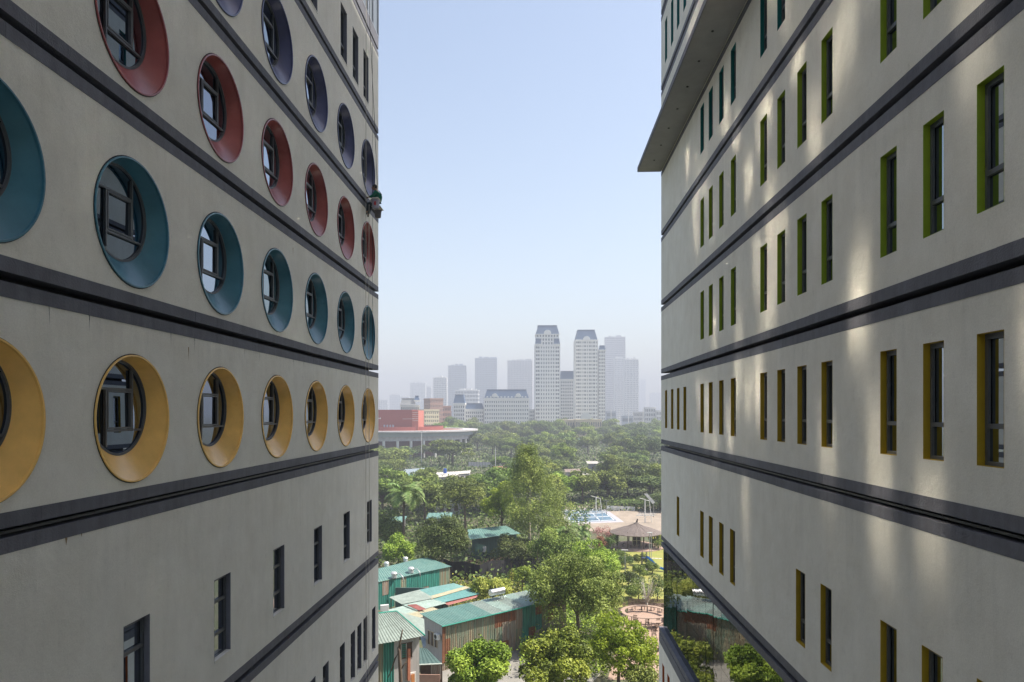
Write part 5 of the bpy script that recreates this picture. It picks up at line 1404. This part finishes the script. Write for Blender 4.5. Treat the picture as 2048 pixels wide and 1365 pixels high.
ringsec(6, RC-9, zr-.25, zr+.3, 'roof_deck', mat('brown_deck', (.24, .12, .09), .9)); ringsec(RC-22, RC-21.5, zr+.3, zr+2.4, 'parapet', RED)
for k in range(30):
    a = R(-95+8.2*k); c, s = math.cos(a), math.sin(a); mb = MB(); mb.tube([(cx+(RC-4.8)*c, cy_+(RC-4.8)*s, 0), (cx+(RC-4.8)*c, cy_+(RC-4.8)*s, zr-5.0)], .75, 10); mb.build('column', WHT, rh)
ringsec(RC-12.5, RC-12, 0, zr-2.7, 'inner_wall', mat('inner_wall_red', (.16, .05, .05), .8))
# light poles in front of the hall and the towers
for i, (px, py, top, D, l_) in enumerate(((843, 935, 862, 330, 'tall pale lamp post in front of the red hall'), (1222, 850, 818, 740, 'tall white mast left under the glass tower'), (1238, 850, 818, 740, 'tall white mast below the glass tower'), (1257, 850, 820, 740, 'tall white mast below the striped tower'), (1286, 852, 818, 740, 'tall white mast nearest the right block'), (1213, 1040, 1000, 172, 'utility pole left of the garden court'), (1307, 1046, 1000, 168, 'utility pole by the right block above the gazebo'), (991, 952, 893, 270, 'thin pole beside the crown of the gum tree'))):
    x, y = g2(px, D); t = thing('lamp_post', l_, 'lamp post' if D > 200 else 'utility pole', (x, y, 0)); h = zat(top, D); r_ = .0004*D
    mb = MB(); mb.tube([(0, 0, 0), (0, 0, h)], [r_*1.3, r_], 7); mb.build('pole', WHT if D > 200 else CONC, t)
    mb = MB(); mb.box(-.9 if D < 200 else -.5*r_*6, .9 if D < 200 else r_*3, -.1, .1, h-.35, h-.2); mb.build('arm', STEEL, t)
# scattered low roofs on the skyline between the towers
# ------------------------------------------------------------------ rope access worker at the corner of the left block
SK = mat('skin', (.30, .17, .11), .6, .05); JK = mat('green_jacket', (.006, .16, .10), .8, .12, 6); TR = mat('dark_trousers', (.03, .045, .05), .85, .15, 6); HR = mat('black_hair', (.015, .013, .012), .6)
ROPE = mat('pale_rope', (.55, .52, .45), .9, .1)
def skinned(name, pts, edges, rad, m, parent, sub=2):
    me = bpy.data.meshes.new(name); me.from_pydata(pts, edges, []); me.materials.append(m)
    o = bpy.data.objects.new(name, me); COL.objects.link(o)
    if parent: o.parent = parent
    o.modifiers.new('skin', 'SKIN'); me.skin_vertices.new() if not me.skin_vertices else None
    sv = me.skin_vertices[0].data
    for i, r_ in enumerate(rad): sv[i].radius = (r_, r_) if not isinstance(r_, tuple) else r_; sv[i].use_root = (i == 0)
    s = o.modifiers.new('smooth', 'SUBSURF'); s.levels = sub; s.render_levels = sub
    return o
PX_, PY_, PZ_ = -XL+.46, 29.95, Z(9.0)
wk = thing('person', 'rope access worker in green jacket crouching beside the last slate blue window', 'person', (PX_, PY_, PZ_))
# local axes: -x is towards the wall, +y away from the camera
body = [(0, 0, 0), (.02, 0, .18), (.06, 0, .38), (0, 0, .53), (-.07, 0, .60), (-.12, 0, .70), (-.13, 0, .78),
        (-.02, -.17, .50), (-.16, -.20, .30), (-.36, -.16, .27), (-.02, .17, .50), (-.18, .2, .36), (-.38, .16, .40),
        (-.06, -.1, -.04), (-.36, -.13, .02), (-.42, -.13, -.36), (-.50, -.13, -.42), (-.06, .1, -.04), (-.34, .14, -.02), (-.44, .14, -.40), (-.53, .14, -.45)]
ed = [(0, 1), (1, 2), (2, 3), (3, 4), (4, 5), (5, 6), (3, 7), (7, 8), (8, 9), (3, 10), (10, 11), (11, 12), (0, 13), (13, 14), (14, 15), (15, 16), (0, 17), (17, 18), (18, 19), (19, 20)]
rd = [.13, .13, .14, .12, .055, .09, .085, .06, .045, .032, .06, .045, .032, .085, .06, .04, .04, .085, .06, .04, .04]
skinned('body', body, ed, rd, SK, wk)
for s in (-1, 1):
    for k in range(5):
        a = (-.36-.0, s*.16+.018*(k-2), .27 if s < 0 else .40)
        L_ = (.07, .085, .09, .082, .05)[k]
        skinned('hand_finger', [a, (a[0]-L_*.55, a[1]+.004*(k-2), a[2]-.012), (a[0]-L_, a[1]+.004*(k-2), a[2]-.045)], [(0, 1), (1, 2)], [.010, .009, .007], SK, wk, 1)
skinned('jacket', [(0, 0, .02), (.03, 0, .2), (.075, 0, .38), (0, 0, .54), (-.02, -.18, .50), (-.16, -.205, .31), (-.31, -.17, .275), (-.02, .18, .50), (-.18, .205, .37), (-.33, .17, .39)], [(0, 1), (1, 2), (2, 3), (3, 4), (4, 5), (5, 6), (3, 7), (7, 8), (8, 9)], [.155, .165, .18, .13, .085, .065, .05, .085, .065, .05], JK, wk)
skinned('trousers', [(0, 0, 0), (-.06, -.1, -.04), (-.36, -.13, .02), (-.42, -.13, -.34), (-.06, .1, -.04), (-.34, .14, -.02), (-.43, .14, -.38)], [(0, 1), (1, 2), (2, 3), (0, 4), (4, 5), (5, 6)], [.15, .105, .08, .06, .105, .08, .06], TR, wk)
mb = MB(); mb.ball((-.115, 0, .755), (.105, .095, .12), 14, 10); mb.build('hair', HR, wk, smooth=True)
mb = MB(); mb.ball((-.165, 0, .715), (.075, .075, .095), 12, 8); mb.ball((-.245, 0, .71), (.02, .014, .02), 6, 4)
for s in (-1, 1): mb.ball((-.232, s*.03, .735), .011, 6, 4); mb.ball((-.12, s*.1, .71), (.022, .012, .034), 6, 4)
mb.ball((-.236, 0, .675), (.01, .028, .008), 6, 4); mb.build('face', SK, wk, smooth=True)
mb = MB(); mb.tube([(-.1, -.12, .1), (.1, -.14, .06), (.14, .1, .06), (-.1, .14, .1)], .022, 6); mb.tube([(.05, -.1, .1), (.2, -.08, .4), (.07, -.06, .58)], .018, 6); mb.build('harness', mat('harness_black', (.02, .02, .025), .7), wk, smooth=True)
for s in (-1, 1): mb = MB(); mb.ball((-.52, s*.135, -.46 if s > 0 else -.43), (.12, .05, .05), 10, 6); mb.build('shoe', HR, wk, smooth=True)
st = thing('bosun_seat', 'pale board seat hanging under the worker', 'seat', (PX_, PY_, PZ_-.19)); mb = MB(); mb.box(-.18, .2, -.32, .32, 0, .035); mb.build('board', ROPE, st, bevel=.01)
mb = MB()
for s in (-1, 1): mb.tube([(0, s*.3, .02), (.0, s*.12, .5), (0, 0, .95)], .012, 6)
mb.build('sling', ROPE, st, smooth=True)
def bucket(label, x, y, z, r, h, m, m2=None):
    t = thing('bucket', label, 'bucket', (x, y, z)); mb = MB()
    mb.tube([(0, 0, 0), (0, 0, h)], [r*.8, r], 20); mb.tube([(0, 0, h-.03), (0, 0, h)], r*1.05, 20); mb.build('pail', m, t)
    if m2: mb = MB(); mb.box(-.03, .05, -r*.93, -r*.82, h*.3, h*.75); mb.build('label', m2, t)
    mb = MB(); mb.tube([(-r, 0, h), (-r*.7, 0, h+.2), (0, 0, h+.28), (r*.7, 0, h+.2), (r, 0, h)], .008, 5); mb.build('handle', STEEL, t); return t
bucket('grey bucket with a red mark hanging at the worker\'s side', PX_+.02, PY_-.42, PZ_-.30, .17, .36, mat('bucket_grey', (.36, .35, .42), .5), mat('bucket_red', (.5, .03, .03), .5))
bucket('dark bucket slung below the grey one', PX_+.12, PY_-.40, PZ_-.68, .15, .30, mat('bucket_dark', (.10, .09, .09), .6))
rp = thing('cleaning_cloths', 'pale rolled cloths laid over the grey bucket', 'cloth', (PX_, PY_-.42, PZ_+.08)); mb = MB(); mb.tube([(-.2, 0, -.04), (-.1, 0, .05), (.1, 0, .06), (.2, 0, -.01)], [.03, .05, .05, .035], 8); mb.tube([(-.2, .06, -.08), (.0, .08, .01), (.22, .05, -.06)], [.03, .04, .03], 8); mb.build('roll', ROPE, rp, smooth=True)
for i, (dx, dy, z0, z1, l_) in enumerate(((.0, .0, Z(9.0)+.7, Z(46.0), 'taut suspension rope running up from the worker'), (-.28, -.35, 3.0, Z(8.9), 'working rope hanging down the facade below the worker'), (-.36, -.55, 3.0, Z(46.0), 'second thin safety rope hanging beside the first'))):
    o = thing('rope', l_, 'rope', (PX_+dx, PY_+dy, z0)); mb = MB(); n = 10; H_ = z1-z0; tx = (-XL+.10-PX_) if i == 0 else 0
    mb.tube([(.01*math.sin(k*1.3) + tx*min(1, H_*k/n/7.6), .01*math.cos(k*1.9), H_*k/n) for k in range(n+1)], .011, 5); mb.build('strand', ROPE if i else HR, o, smooth=True)
# ------------------------------------------------------------------ haze
HZ = 0.00068
def haze_box():
    mb = MB(); mb.box(-1900, 1900, -120, 4500, -1.5, 250)
    m = bpy.data.materials.new('haze_air'); m.use_nodes = True
    N, L = m.node_tree.nodes, m.node_tree.links
    N.remove(N['Principled BSDF'])
    pv = N.new('ShaderNodeVolumePrincipled')
    pv.inputs['Color'].default_value = (.67, .725, .83, 1)
    pv.inputs['Density'].default_value = HZ
    pv.inputs['Anisotropy'].default_value = 0.0
    L.new(pv.outputs[0], N['Material Output'].inputs['Volume'])
    return mb.build('haze', m)
stuff(haze_box())
